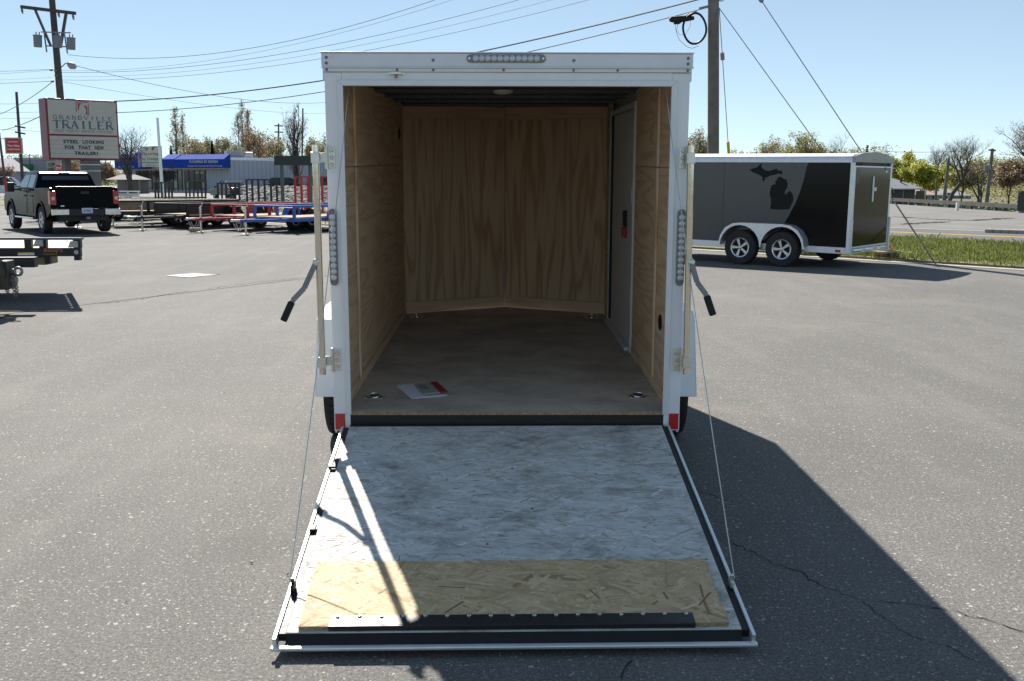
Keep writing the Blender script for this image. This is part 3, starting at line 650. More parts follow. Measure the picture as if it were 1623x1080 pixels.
cur = [on_plane(BTi, 1080 + x / 4.508, 220 + y / 4.508, 0, 0) for x, y in ((906, 140), (893, 210), (875, 290), (850, 370), (815, 460), (770, 545), (715, 640))]
cu = [(c.y, c.z) for c in cur]; cu[0] = (cu[0][0] - .01, bz1 - .14); cu.append((cu[-1][0] + .45, bz0 + .1))
shape('grey_panel', grey, BT, lambda m: m.prism(cu + [(BL, bz0 + .1), (BL, bz1 - .14)], lambda y, z: (.002, y, z), lambda y, z: (.03, y, z)))
shape('black_panel', blk, BT, lambda m: m.prism([(.05, bz1 - .14)] + cu + [(.05, bz0 + .1)], lambda y, z: (.001, y, z), lambda y, z: (.03, y, z)))
for y_ in (1.35, 2.57, 3.79):
    if y_ > 1.5: boxo('panel_seam', C('seam', (.05, .05, .05), .5), BT, (-.0005, .0015, y_, y_ + .006, bz0 + .1, bz1 - .14))
mich = [[(487, 222), (515, 212), (540, 205), (560, 185), (578, 174), (570, 200), (580, 212), (600, 228), (630, 232), (655, 222), (685, 215), (688, 228), (720, 230), (720, 255), (690, 250), (665, 260), (640, 262), (615, 275), (600, 280), (590, 305), (582, 305), (578, 275), (560, 262), (540, 250), (515, 243)],
        [(690, 278), (705, 270), (725, 283), (750, 295), (760, 325), (755, 350), (740, 375), (735, 395), (750, 398), (765, 378), (780, 375), (795, 400), (800, 430), (795, 455), (780, 480), (770, 505), (700, 508), (632, 502), (640, 470), (640, 430), (630, 400), (635, 360), (645, 335), (662, 325), (672, 330), (670, 305), (680, 300), (685, 285)]]
for pol in mich:
    q = [on_plane(BTi, 1080 + x / 4.508, 220 + y / 4.508, 0, 0) for x, y in pol]
    shape('map_decal', C('decal_black', (.006, .006, .007), .35, var=.05, spec=.2), BT, lambda m: m.prism([(v.y, v.z) for v in q], lambda y, z: (-.0012, y, z), lambda y, z: (.0015, y, z)))
def roofrail(m):
    pr = [(.0, bz1 - .14), (-.012, bz1 - .135), (-.012, bz1 - .05), (.01, bz1 - .01), (.06, bz1 + .012), (.2, bz1 + .02), (.2, bz1 - .02), (.03, bz1 - .06), (.03, bz1 - .14)]
    m.prism(pr, lambda x, z: (x, .02, z), lambda x, z: (x, BL + .1, z)); m.prism(pr, lambda x, z: (BWd - x, .02, z), lambda x, z: (BWd - x, BL + .1, z))
shape('roof_rail', M_['alu'], BT, roofrail, smooth=50)
shape('roof', M_['alu_white'], BT, lambda m: m.prism([(.2, bz1 + .018), (BWd / 2, bz1 + .05), (BWd - .2, bz1 + .018), (BWd - .2, bz1 - .01), (.2, bz1 - .01)], lambda x, z: (x, .02, z), lambda x, z: (x, BL, z)))
boxo('bottom_rail', M_['alu'], BT, (-.008, .03, .05, BL, bz0 - .02, bz0 + .1), bevel=.005)
boxo('bottom_rail', M_['alu'], BT, (BWd - .03, BWd + .008, .05, BL, bz0 - .02, bz0 + .1), bevel=.005)
for x0, x1 in ((-.008, .055), (BWd - .055, BWd + .008)):
    boxo('corner_post', M_['alu'], BT, (x0, x1, -.02, .05, bz0 - .02, bz1 - .13), bevel=.008)
    gx = x0 - .02 if x0 < 1 else x1 - .05
    boxo('post_guard', M_['alu_white'], BT, (gx, gx + .07, -.05, -.021, bz0 - .03, bz0 + .62), bevel=.006)
shape('rear_header', C('header_alu_shaded', (.34, .34, .33), .45, .5), BT, lambda m: m.prism([(-.01, bz1 - .13), (BWd + .01, bz1 - .13), (BWd + .01, bz1 - .02), (BWd * .8, bz1 + .045), (BWd / 2, bz1 + .075), (BWd * .2, bz1 + .045), (-.01, bz1 - .02)], lambda x, z: (x, -.03, z), lambda x, z: (x, .05, z)), bevel=.006)  # aluminium header, its backlit shade put into a darker colour
door = boxo('rear_door', blk, BT, (.085, BWd - .085, -.018, .02, bz0 + .11, bz1 - .22), bevel=.004)
shape('door_frame', M_['alu'], door, lambda m: (m.box(.056, .085, -.022, .03, bz0 + .08, bz1 - .19), m.box(BWd - .085, BWd - .056, -.022, .03, bz0 + .08, bz1 - .19), m.box(.085, BWd - .085, -.022, .03, bz1 - .219, bz1 - .19), m.box(.085, BWd - .085, -.022, .03, bz0 + .08, bz0 + .11)), bevel=.003)
shape('door_hinge', M_['chrome'], door, lambda m: [m.tube([(x, -.03, bz0 + .035), (x + .42, -.03, bz0 + .035)], .028, 10) for x in (.12, .72, 1.32)], smooth=40)
boxo('rear_bumper', M_['alu'], BT, (.056, BWd - .056, -.018, .04, bz0 - .02, bz0 + .07), bevel=.006)
q0 = on_plane(BTi, 1383, 280, 1, 0); q1 = on_plane(BTi, 1380, 320, 1, 0)
lt = boxo('door_latch', M_['alu_white'], door, (q0.x - .035, q0.x + .03, -.034, -.0185, q1.z, q0.z), bevel=.004)
shape('latch_handle', M_['white_paint'], door, lambda m: m.box(q0.x + .0, q0.x + .14, -.045, -.034, q1.z + .2, q1.z + .27), bevel=.004)
qs = on_plane(BTi, 1404, 269, 1, 0)
boxo('sticker', M_['white_paint'], door, (qs.x - .06, qs.x + .05, -.0195, -.0182, qs.z - .06, qs.z - .02))
shape('green_sticker', C('sticker_green', (.05, .35, .08), .5), door, lambda m: m.tube([(qs.x - .02 + .09 * math.cos(t), -.019, qs.z + .08 + .09 * math.sin(t)) for t in [math.pi * (.5 + k / 9) for k in range(10)]], .012, 6))
boxo('grey_sticker', C('sticker_grey', (.08, .08, .08), .5), door, (.12, .26, -.0195, -.0182, bz1 - .5, bz1 - .24))
for x in (.35, 1.78): shape('marker_light', M_['black_rubber'], BT, lambda m: m.lathe([(.07, 0), (.06, .02)], 14, Matrix.Translation((x, -.028, bz1 - .16)) @ Matrix.Rotation(R(90), 4, 'X') @ Matrix.Diagonal((1, .35, 1, 1))))
for x, c in ((.9, 'amber_light'), (1.0, 'amber_light'), (1.1, 'amber_light')): boxo('marker_light', C(c, (.5, .2, .05), .3), BT, (x - .03, x + .03, -.036, -.0305, bz1 - .08, bz1 - .06))
boxo('side_reflector', M_['red_reflector'], BT, (-.014, -.0085, .14, .24, bz0 + .005, bz0 + .055))
text('lettering', 'CARMATE', .30, .05, M_['alu'], BT, Matrix.Translation((-.001, .35, bz0 + .16)) @ Matrix(((0, 0, -1, 0), (-1, 0, 0, 0), (0, 1, 0, 0), (0, 0, 0, 1))), ex=.001) if False else None
# tandem fender with double arch trim
def arc2(r_):
    pts = []
    for k in range(9): t = math.pi * (1.0 - k / 11); pts.append((2.07 - r_ * math.cos(math.pi - t), .33 + r_ * math.sin(t)))
    return pts
ya, yb = 2.07, 1.21
def fend2(m):
    top = [(ya + .46, .34), (ya + .42, .52), (ya + .32, .67), (ya + .17, .755), (ya, .775), (yb, .775), (yb - .17, .755), (yb - .32, .67), (yb - .42, .52), (yb - .46, .34)]
    low = []
    for k in range(13): t = math.pi * k / 12; low.append((yb - .42 * math.cos(t), .34 + .405 * math.sin(t)))
    for k in range(13): t = math.pi * k / 12; low.append((ya - .42 * math.cos(t), .34 + .405 * math.sin(t)))
    m.prism(top + low, lambda y, z: (-.225, y, z), lambda y, z: (-.235, y, z))
    for a_, b_ in zip(top, top[1:]): m.hexa([(-.235, *a_), (.0, *a_), (.0, *b_), (-.235, *b_), (-.235, a_[0], a_[1] + .015), (.0, a_[0], a_[1] + .015), (.0, b_[0], b_[1] + .015), (-.235, b_[0], b_[1] + .015)])
shape('fender', M_['alu'], BT, fend2)
bpy.context.view_layer.update()
for y_ in (ya, yb):
    wheel(BT, (-.12, y_, .33 - y_ * .0105), .33, .2, .19, 'spoke', -1); wheel(BT, (BWd + .12, y_, .33 - y_ * .0105), .33, .2, .19, 'spoke', 1)
    boxo('axle', M_['black_matte'], BT, (-.05, BWd + .05, y_ - .03, y_ + .03, .27, .33))
shape('tongue', M_['black_matte'], BT, lambda m: (m.bar((.4, BL, .34), (BWd / 2, BL + 1.6, .34), .06, .09), m.bar((BWd - .4, BL, .34), (BWd / 2, BL + 1.6, .34), .06, .09), m.tube([(BWd / 2, BL + 1.4, .7), (BWd / 2, BL + 1.4, -.06)], .03, 8)))
# cribbing behind it
cb = gr(1402, 412)
e = empty('wood_cribbing', 'low stack of weathered boards and blocks behind the black trailer', 'wood', cb, R(25))
boxo('block', M_['wood_block'], e, (-.2, .22, -.16, .1, 0, .07), bevel=.006); boxo('block', M_['wood_block'], e, (-.16, -.02, -.08, .1, .071, .15), bevel=.006); boxo('block', M_['wood_block'], e, (.05, .2, -.1, .08, .071, .15), bevel=.006)
boxo('board', M_['wood_block'], e, (-.26, .26, -.18, .12, .151, .19), bevel=.004)

# ================================================================== vehicles
paint_black = C('black_car_paint', (.006, .007, .009), .2, var=.1, spec=.045)
def pickup(loc, rz, sc_):
    t = empty('pickup_truck', 'black crew cab pickup truck parked in front of the tall sign', 'truck', loc, rz, scale=sc_)
    hw = 1.0
    def arch(yc, r_, n=10): return [(yc + r_ * math.cos(math.pi * k / n), .44 + r_ * math.sin(math.pi * k / n)) for k in range(n + 1)]
    # cab + front body (profile y,z), +y forward
    low = [(.62, .55), (.62, 1.30), (.66, 1.34), (3.05, 1.33), (3.2, 1.36), (4.2, 1.30), (4.72, 1.20), (4.86, 1.02), (4.86, .62), (4.5, .55)] + arch(3.9, .52) + [(3.3, .52), (.8, .52)]
    low[11 - 1] = (4.45, .5)
    shape('front_body', paint_black, t, lambda m: m.prism(low, lambda y, z: (-hw + (.03 if z > 1.25 else 0), y, z), lambda y, z: (hw - (.03 if z > 1.25 else 0), y, z)), bevel=.035, smooth=35)
    cabp = [(.66, 1.34), (.82, 1.80), (.92, 1.88), (1.2, 1.935), (2.1, 1.945), (2.35, 1.90), (2.55, 1.80), (3.12, 1.36)]
    wz = lambda z: .97 - (z - 1.34) * .36
    cab = shape('cab', paint_black, t, lambda m: m.prism(cabp, lambda y, z: (-wz(z), y, z), lambda y, z: (wz(z), y, z)), bevel=.05, smooth=40)
    shape('rear_window', M_['glass'], cab, lambda m: m.hexa([(-.80, .690, 1.40), (.80, .690, 1.40), (.80, .74, 1.40), (-.80, .74, 1.40), (-.69, .812, 1.79), (.69, .812, 1.79), (.69, .87, 1.79), (-.69, .87, 1.79)]), bevel=.008)
    for s_ in (-1, 1):
        for pl in ([(.98, 1.42), (1.02, 1.80), (1.66, 1.83), (1.66, 1.42)], [(1.76, 1.42), (1.76, 1.83), (2.28, 1.82), (2.45, 1.75), (2.88, 1.42)]):
            shape('side_window', C('side_glass', (.06, .08, .09), .05, spec=1.0), cab, lambda m: m.prism(pl, lambda y, z: (s_ * (wz(z) + .006), y, z), lambda y, z: (s_ * (wz(z) - .02), y, z)))
        for y_ in (1.70, .9): boxo('door_gap', M_['black_matte'], cab, (s_ * 1.0 - .004, s_ * 1.0 + .004, y_, y_ + .012, .6, 1.28))
        boxo('door_handle', paint_black, cab, (min(s_, s_ * 1.03), max(s_, s_ * 1.03), 1.8, 1.98, 1.14, 1.18), bevel=.01); boxo('door_handle', paint_black, cab, (min(s_, s_ * 1.03), max(s_, s_ * 1.03), 1.02, 1.18, 1.14, 1.18), bevel=.01)
        mr = boxo('mirror', M_['black_matte'], t, (min(s_ * 1.12, s_ * 1.34), max(s_ * 1.12, s_ * 1.34), 2.62, 2.74, 1.27, 1.58), bevel=.03)
        shape('mirror_arm', M_['black_matte'], mr, lambda m: (m.bar((s_ * .9, 2.72, 1.36), (s_ * 1.14, 2.68, 1.36), .05, .05), m.bar((s_ * .9, 2.72, 1.44), (s_ * 1.14, 2.68, 1.44), .03, .03)))
        # bed side with wheel arch, fender bulge
        bs = [(.615, .56), (.615, 1.40), (-1.16, 1.44), (-1.22, 1.40), (-1.22, .70), (-1.0, .62)] + list(reversed(arch(0, .54))) + [(.58, .54)]
        shape('bed_side', paint_black, t, lambda m: m.prism(bs, lambda y, z: (s_ * 1.0, y, z), lambda y, z: (s_ * .90, y, z)), bevel=.03, smooth=35)
        for yc in (0, 3.9):
            ou = arch(yc, .60); inn = arch(yc, .52); shape('wheel_flare', paint_black, t, lambda m: m.prism(ou + list(reversed(inn)), lambda y, z: (s_ * 1.03, y, z), lambda y, z: (s_ * .95, y, z)), bevel=.02)
        tlq = boxo('tail_light', C('tail_lens', (.42, .015, .015), .15, coat=.8), t, (min(s_ * .83, s_ * 1.012), max(s_ * .83, s_ * 1.012), -1.245, -1.0, .92, 1.34), bevel=.03)
        boxo('reverse_lens', C('clear_lens', (.75, .6, .58), .2), tlq, (min(s_ * .88, s_ * .97), max(s_ * .88, s_ * .97), -1.25, -1.24, 1.06, 1.16), bevel=.01)
        boxo('running_board', M_['chrome'], t, (min(s_ * .92, s_ * 1.08), max(s_ * .92, s_ * 1.08), .75, 3.1, .43, .49), bevel=.025)
        for y_ in (0, 3.9): wheel(t, (s_ * .88, y_, .44), .415, .27, .24, 'spoke', s_)
        boxo('bumper_end', M_['chrome'], t, (min(s_ * .52, s_ * 1.0), max(s_ * .52, s_ * 1.0), -1.40, -1.2, .60, .80), bevel=.03)
    boxo('bed_floor', M_['black_matte'], t, (-.9, .9, -1.15, .61, .72, .76)); boxo('bed_front', paint_black, t, (-.9, .9, .58, .614, .76, 1.39))
    tg = boxo('tailgate', paint_black, t, (-.825, .825, -1.235, -1.16, .82, 1.45), bevel=.02)
    boxo('tailgate_handle', M_['black_matte'], tg, (-.12, .12, -1.245, -1.235, 1.24, 1.32), bevel=.01)
    boxo('tailgate_rail', C('rail_grey', (.12, .12, .12), .4), tg, (-.83, .83, -1.24, -1.15, 1.4505, 1.47), bevel=.008)
    boxo('tailgate_crease', paint_black, tg, (-.78, .78, -1.242, -1.234, .98, 1.18), bevel=.004)
    boxo('badge', M_['chrome'], tg, (-.72, -.62, -1.239, -1.2355, .87, .90))
    boxo('bumper_centre', M_['black_matte'], t, (-.52, .52, -1.38, -1.2, .58, .79), bevel=.02)
    boxo('licence_plate', C('plate', (.55, .62, .75), .5), t, (-.16, .16, -1.39, -1.381, .66, .82))
    text('plate_text', 'BT WY6', .22, .07, C('plate_blue', (.05, .08, .25), .5), t, Matrix.Translation((0, -1.391, .73)) @ Matrix.Rotation(R(90), 4, 'X'), ex=.001, bold=.02)
    boxo('hitch', M_['steel_dark'], t, (-.05, .05, -1.5, -1.2, .48, .56), bevel=.006)
    boxo('underbody', M_['black_matte'], t, (-.7, .7, -1.1, 4.6, .42, .62))
    shape('rear_axle', M_['black_matte'], t, lambda m: (m.tube([(-.8, 0, .44), (.8, 0, .44)], .06, 8), m.lathe([(.05, -.14), (.15, -.06), (.15, .06), (.05, .14)], 12, Matrix.Translation((0, 0, .42)) @ Matrix.Rotation(R(90), 4, 'X'))))
    sb = boxo('third_brake_light', C('tail_lens', (0, 0, 0)), t, (-.17, .17, .90, .925, 1.865, 1.895), bevel=.005); boxo('cargo_lamp', C('clear_lens', (0, 0, 0)), t, (-.05, .04, .893, .899, 1.868, 1.892))
    boxo('headlight', C('clear_lens', (0, 0, 0)), t, (-.95, .95, 4.85, 4.875, .85, 1.05))
    return t
pickup(G2(-12.85, 25.75), R(37.5), .975)

def small_car(name, label, loc, rz, c, prof_low, prof_cab, wb, L, hw=.88, rw=.32, group=None):
    t = empty(name, label, 'car', loc, rz, group); pm = C('car_' + c[0], c[1], .2, spec=.3)
    b = shape('body', pm, t, lambda m: m.prism(prof_low, lambda y, z: (-hw, y, z), lambda y, z: (hw, y, z)), bevel=.06, smooth=40)
    wz = lambda z: hw - .05 - (z - .9) * .42
    cb_ = shape('cabin', M_['glass'], t, lambda m: m.prism(prof_cab, lambda y, z: (-wz(z), y, z), lambda y, z: (wz(z), y, z)), bevel=.04, smooth=40)
    zt = max(z for y, z in prof_cab); ys = [y for y, z in prof_cab if z > zt - .06]
    boxo('roof', pm, t, (-wz(zt) + .02, wz(zt) - .02, min(ys) - .02, max(ys) + .02, zt - .035, zt + .012), bevel=.02)
    for s_ in (-1, 1):
        m = MB()
        for y0, z0, y1, z1 in [(prof_cab[0][0], prof_cab[0][1], ys and min(ys), zt), (prof_cab[-1][0], prof_cab[-1][1], max(ys), zt), ((prof_cab[0][0] + prof_cab[-1][0]) / 2, .9, (min(ys) + max(ys)) / 2, zt)]:
            m.bar((s_ * (wz(z0) + .002), y0, z0), (s_ * (wz(z1) + .002), y1, z1), .05, .07, (s_, 0, 0))
        m.build('pillar', pm, t)
        for y_ in (-wb / 2, wb / 2): wheel(t, (s_ * (hw - .1), y_, rw), rw, .2, rw * .62, 'spoke', s_)
        boxo('tail_light', C('tail_lens', (0, 0, 0)), t, (min(s_ * (hw - .32), s_ * (hw + .004)), max(s_ * (hw - .32), s_ * (hw + .004)), -L / 2 - .012, -L / 2 + .25, .72, .88), bevel=.02)
        boxo('headlight', C('clear_lens', (0, 0, 0)), t, (min(s_ * (hw - .35), s_ * (hw - .03)), max(s_ * (hw - .35), s_ * (hw - .03)), L / 2 - .2, L / 2 + .008, .62, .74), bevel=.02)
        boxo('mirror', pm, t, (min(s_ * hw, s_ * (hw + .18)), max(s_ * hw, s_ * (hw + .18)), .75, .86, .92, 1.05), bevel=.02)
    boxo('licence_plate', C('plate', (0, 0, 0)), t, (-.15, .15, -L / 2 - .014, -L / 2, .5, .62))
    return t
sed_low = [(-2.35, .35), (-2.38, .75), (-2.2, .95), (-1.5, .98), (1.0, .95), (2.1, .80), (2.38, .62), (2.35, .3)]
sed_cab = [(-1.75, .95), (-1.1, 1.38), (-.6, 1.45), (.2, 1.45), (.6, 1.38), (1.3, .93)]
suv_low = [(-2.3, .4), (-2.32, .9), (-2.25, 1.05), (1.0, 1.05), (2.1, .95), (2.3, .7), (2.3, .38)]
suv_cab = [(-2.2, 1.0), (-1.95, 1.66), (-1.7, 1.74), (.1, 1.74), (.5, 1.66), (1.15, 1.02)]
p_ = at(366, 318, 78); small_car('sedan_car', 'dark blue sedan parked behind the utility trailers, near the blue awning', (p_.x, 78, 0), R(35), ('navy', (.02, .035, .055)), sed_low, sed_cab, 2.75, 4.76)
p_ = at(456, 306, 112); small_car('suv_car', 'black sport utility vehicle parked against the grey warehouse wall', (p_.x, 112, 0), R(-70), ('black', (.012, .012, .014)), suv_low, suv_cab, 2.7, 4.6)
p_ = at(518, 306, 108); small_car('suv_car', 'dark grey car parked by the warehouse, half hidden by the open trailer', (p_.x, 108, 0), R(-75), ('dark', (.03, .03, .035)), suv_low, suv_cab, 2.7, 4.6)
p_ = at(12, 306, 82); small_car('suv_car', 'white car parked on the street behind the black pickup truck', (p_.x, 82, 0), R(-80), ('white', (.7, .7, .7)), suv_low, suv_cab, 2.7, 4.6)

# ================================================================== utility trailers
def chain(m, a_, b_, sag, n=14, r_=.012):
    a_, b_ = Vector(a_), Vector(b_)
    for k in range(n):
        t0, t1 = k / n, (k + 1.15) / n
        f = lambda t: a_.lerp(b_, t) + Vector((0, 0, -sag * 4 * t * (1 - t)))
        p0, p1 = f(t0), f(min(1, t1)); d = p1 - p0; s_ = Vector((1, 0, 0)) if k % 2 else Vector((0, 1, 0)); s_ = (s_ - d.normalized() * s_.dot(d.normalized())).normalized() * r_ * 1.4
        m.tube([p0 + s_ * .3, p0.lerp(p1, .3) + s_, p0.lerp(p1, .7) + s_, p1 + s_ * .3, p1 - s_ * .3, p0.lerp(p1, .7) - s_, p0.lerp(p1, .3) - s_, p0 - s_ * .3], r_ * .4, 4, closed=True)
def util(name, label, cat, loc, rz, cm, L=3.7, W=1.6, gate=1.15, tandem=False, boards=False, gatemat=None, bars=5, deck_z=.50, rail=.36, solid=False, gate_mesh=False):
    """origin at the jack, tongue towards -Y, body along +Y"""
    t = empty(name, label, cat, loc, rz, 'utility trailers parked in a row'); h = W / 2; y0, y1 = 1.15, 1.15 + L
    shape('tongue', cm, t, lambda m: (m.bar((-h * .8, y0 + .1, deck_z - .08), (-.03, -.25, deck_z - .08), .05, .08), m.bar((h * .8, y0 + .1, deck_z - .08), (.03, -.25, deck_z - .08), .05, .08)), bevel=.005)
    shape('coupler', M_['zinc_plain'], t, lambda m: (m.box(-.05, .05, -.55, -.2, deck_z - .09, deck_z - .03), m.lathe([(.06, 0), (.06, .05), (.03, .08)], 10, Matrix.Translation((0, -.52, deck_z - .1)))), bevel=.008)
    j = shape('jack', M_['zinc_plain'], t, lambda m: m.tube([(0, 0, .03), (0, 0, deck_z + .28)], .035, 10), smooth=40)
    boxo('jack_foot', M_['zinc_plain'], j, (-.1, .1, -.1, .1, 0, .03), bevel=.004)
    shape('jack_crank', M_['zinc_plain'], j, lambda m: m.tube([(0, 0, deck_z + .28), (0, 0, deck_z + .33), (.14, -.05, deck_z + .34), (.15, -.05, deck_z + .42)], .012, 6))
    for s_ in (-1, 1): shape('safety_chain', M_['zinc_plain'], t, lambda m: chain(m, (s_ * .06, -.1, deck_z - .12), (s_ * .05, -.42, deck_z - .14), .22))
    boxo('frame', cm, t, (-h - .02, h + .02, y0, y1, deck_z - .14, deck_z - .03), bevel=.006)
    npl = 8
    for k in range(npl):
        boxo('deck_plank', M_['wood_block'], t, (-h + .02 + k * (W - .04) / npl, -h + .02 + (k + .94) * (W - .04) / npl, y0 + .02, y1 - .02, deck_z - .028, deck_z))
    for s_ in (-1, 1):
        boxo('top_rail', cm, t, (s_ * h - .035, s_ * h + .035, y0, y1, deck_z + rail - .075, deck_z + rail), bevel=.006)
        for k in range(5):
            y = y0 + .03 + (L - .06) * k / 4; boxo('stake', cm, t, (s_ * h - .03, s_ * h + .03, y - .045, y + .045, deck_z - .03, deck_z + rail - .075))
        if boards:
            for k in range(2): boxo('side_board', M_['wood_block'], t, (s_ * h * .96 - .015, s_ * h * .96 + .015, y0 + .02, y1 - .02, deck_z + .02 + k * .14, deck_z + .15 + k * .14))
        if solid: boxo('side_panel', cm, t, (s_ * h - .01, s_ * h + .01, y0, y0 + L * .55, deck_z, deck_z + rail - .05))
        wy = y0 + L * .58
        for yy in ((wy - .38, wy + .38) if tandem else (wy,)): wheel(t, (s_ * (h + .14), yy, .33), .33, .2, .19, 'spoke', s_)
        f0, f1 = (wy - .85, wy + .85) if tandem else (wy - .45, wy + .45)
        shape('fender', cm, t, lambda m: [m.hexa([(s_ * h, *a_), (s_ * (h + .26), *a_), (s_ * (h + .26), *b_), (s_ * h, *b_), (s_ * h, a_[0], a_[1] + .01), (s_ * (h + .26), a_[0], a_[1] + .01), (s_ * (h + .26), b_[0], b_[1] + .01), (s_ * h, b_[0], b_[1] + .01)]) for a_, b_ in (((f0, .45), (f0 + .15, .72)), ((f0 + .15, .72), (f1 - .15, .72)), ((f1 - .15, .72), (f1, .45)))])
        boxo('marker', M_['red_reflector'], t, (s_ * (h + .032) - .004, s_ * (h + .032) + .004, y1 - .3, y1 - .2, deck_z - .09, deck_z - .05))
    boxo('front_rail', cm, t, (-h, h, y0 - .02, y0 + .03, deck_z + rail - .05, deck_z + rail), bevel=.006)
    boxo('axle', M_['black_matte'], t, (-h - .1, h + .1, y0 + L * .58 - .03, y0 + L * .58 + .03, .30, .36))
    if gate:
        gm_ = gatemat or cm
        g_ = shape('ramp_gate', gm_, t, lambda m: (m.box(-h - .01, -h + .065, y1 - .02, y1 + .02, deck_z - .02, deck_z + gate), m.box(h - .065, h + .01, y1 - .02, y1 + .02, deck_z - .02, deck_z + gate), m.box(-h + .065, h - .065, y1 - .02, y1 + .02, deck_z + gate - .05, deck_z + gate), m.box(-h + .065, h - .065, y1 - .02, y1 + .02, deck_z - .02, deck_z + .03)))
        for k in range(1, bars):
            x = -h + W * k / bars; boxo('gate_bar', gm_, g_, (x - .04, x + .04, y1 - .018, y1 + .018, deck_z + .03, deck_z + gate - .05))
        if gate_mesh: shape('gate_mesh', gm_, g_, lambda m: [m.box(-h + .065, h - .065, y1 + .019, y1 + .024, deck_z + .5 + k * .035, deck_z + .508 + k * .035) for k in range(16)])
    return t
AX = math.atan2(.835, .55) - math.pi / 2       # body axis (.55,.835)
gate_at = lambda px, Y, L: (at(px, 300, Y).x - .55 * (L + 1.15), Y - .835 * (L + 1.15), 0)
blueP = C('blue_trailer_paint', (.04, .11, .42), .45); redP = C('red_trailer_paint', (.42, .028, .035), .45); blackP = C('black_trailer_paint', (.014, .014, .015), .45)
util('utility_trailer', 'blue tandem axle utility trailer with a silver jack', 'trailer', gr(390, 372.5), AX, blueP, 3.9, 1.7, 0, True)
util('utility_trailer', 'red utility trailer with its red mesh ramp gate standing upright', 'trailer', gr(319, 369), AX, redP, 3.8, 1.65, 1.25, False, gate_mesh=True)
util('utility_trailer', 'black utility trailer next to the red one, black ramp gate upright', 'trailer', gr(226, 365.5), AX, blackP, 4.1, 1.6, 1.15, True, solid=True)
util('utility_trailer', 'black utility trailer whose ramp gate stands before the dark blue sedan', 'trailer', gate_at(362, 36.5, 4.3), AX, blackP, 4.3, 1.3, 1.0)
util('utility_trailer', 'black utility trailer whose ramp gate stands under the blue awning', 'trailer', gate_at(310, 41.5, 4.3), AX, blackP, 4.3, 1.35, 1.05)
util('utility_trailer', 'black utility trailer whose ramp gate stands before the leaning grey pole', 'trailer', gate_at(259, 37.5, 4.3), AX, blackP, 4.3, 1.1, 1.02)
p0 = at(176, 330, 30.6); p1 = at(372, 330, 32.6)
ang = math.atan2(p1.y - p0.y, p1.x - p0.x) - math.pi / 2
util('flatbed_trailer', 'long black trailer with weathered plank sides behind the jacks', 'trailer', (p0.x - 1.1 * math.cos(ang + math.pi / 2), p0.y - 1.1 * math.sin(ang + math.pi / 2), 0), ang, blackP, 4.2, 1.5, 0, True, boards=True, deck_z=.56, rail=.37)
q = gr(309, 368.5); e = tag(boxo('wood_block', M_['wood_block'], None, (-.17, .17, -.12, .12, 0, .14), bevel=.01), 'square weathered wood block on the asphalt under the red trailer tongue', 'wood block'); e.location = (q.x, q.y, 0); e.rotation_euler = (0, 0, .3)
# white slatted trailer box behind
q = at(203, 316, 40)
e = empty('tailgate_box', 'small white slatted trailer box behind the black pickup truck', 'trailer', (q.x, 40, 0), R(-12))
wp = M_['white_paint']
boxo('bed', wp, e, (-.8, .8, -.5, .5, .40, .50))
for k in range(3): boxo('slat', wp, e, (-.8, .8, -.5, -.46, .56 + k * .17, .68 + k * .17), bevel=.006)
for x in (-.78, -.27, .27, .78): boxo('stake', wp, e, (x - .03, x + .03, -.458, -.42, .5, 1.08))
boxo('top_rail', wp, e, (-.85, .85, -.52, -.40, 1.08, 1.12), bevel=.006)
for x in (-.75, .75): wheel(e, (x, .1, .28), .28, .16, .16, 'steel', 1 if x > 0 else -1)
# ================================================================== deck trailer and drawbar at the left edge
q = at(127, 393, 8.6)
FT = empty('deck_trailer', 'black steel deck trailer with orange lettering on its side beam', 'trailer', (q.x, 8.6, 0), R(2.0))
zb = q.z
boxo('side_beam', blackP, FT, (-4.5, 0, 0, .07, zb - .115, zb), bevel=.004)
shape('end_beam', blackP, FT, lambda m: m.bar((-.06, .07, zb - .06), (-.86, 1.9, zb - .06), .07, .11), bevel=.004)
for k in range(9): boxo('deck_plank', C('bleached_wood', (.50, .46, .40), .85, var=.2, scale=8), FT, (-4.4, -.06 - .0875 * (k + 1), .075 + k * .2, .27 + k * .2, zb - .03, zb - .006))
boxo('top_rail', C('rail_steel', (.10, .10, .10), .28, .5), FT, (-4.4, .02, .0, .10, zb + .105, zb + .135), bevel=.004)
for x in (-.045, -.50, -.70): boxo('stake', blackP, FT, (x - (.05 if x > -.6 else .045), x + .045, .02, .09, zb, zb + .105))
for x, z in ((-.06, zb + .005), (-.52, zb + .02)): shape('corner_bracket', C('primer_grey', (.42, .42, .38), .6), FT, lambda m: m.hexa([(x - .10, -.012, z), (x + .03, -.012, z), (x + .03, .018, z), (x - .10, .018, z), (x - .06, -.012, z + .085), (x + .03, -.012, z + .085), (x + .03, .018, z + .085), (x - .06, .018, z + .085)]), bevel=.003)
FXZ = Matrix.Rotation(R(90), 4, 'X')
text('lettering', "Bailey's", .25, .062, C('orange_print', (.55, .14, .03), .5), FT, Matrix.Translation((-.36, -.001, zb - .038)) @ FXZ, bold=.015, shear=.15)
text('lettering', 'Trailer Parts D', .19, .022, C('yellow_print', (.5, .33, .05), .5), FT, Matrix.Translation((-.40, -.001, zb - .085)) @ FXZ)
boxo('warning_label', M_['white_paint'], FT, (-.83, -.61, -.003, -.0005, zb - .10, zb - .075)); boxo('warning_stripe', M_['yellow_guard'], FT, (-.83, -.61, -.003, -.0005, zb - .074, zb - .06))
shape('round_label', C('round_sticker', (.45, .42, .42), .4), FT, lambda m: m.lathe([(.03, 0), (.03, .003)], 16, Matrix.Translation((-.055, -.0005, zb - .06)) @ FXZ))
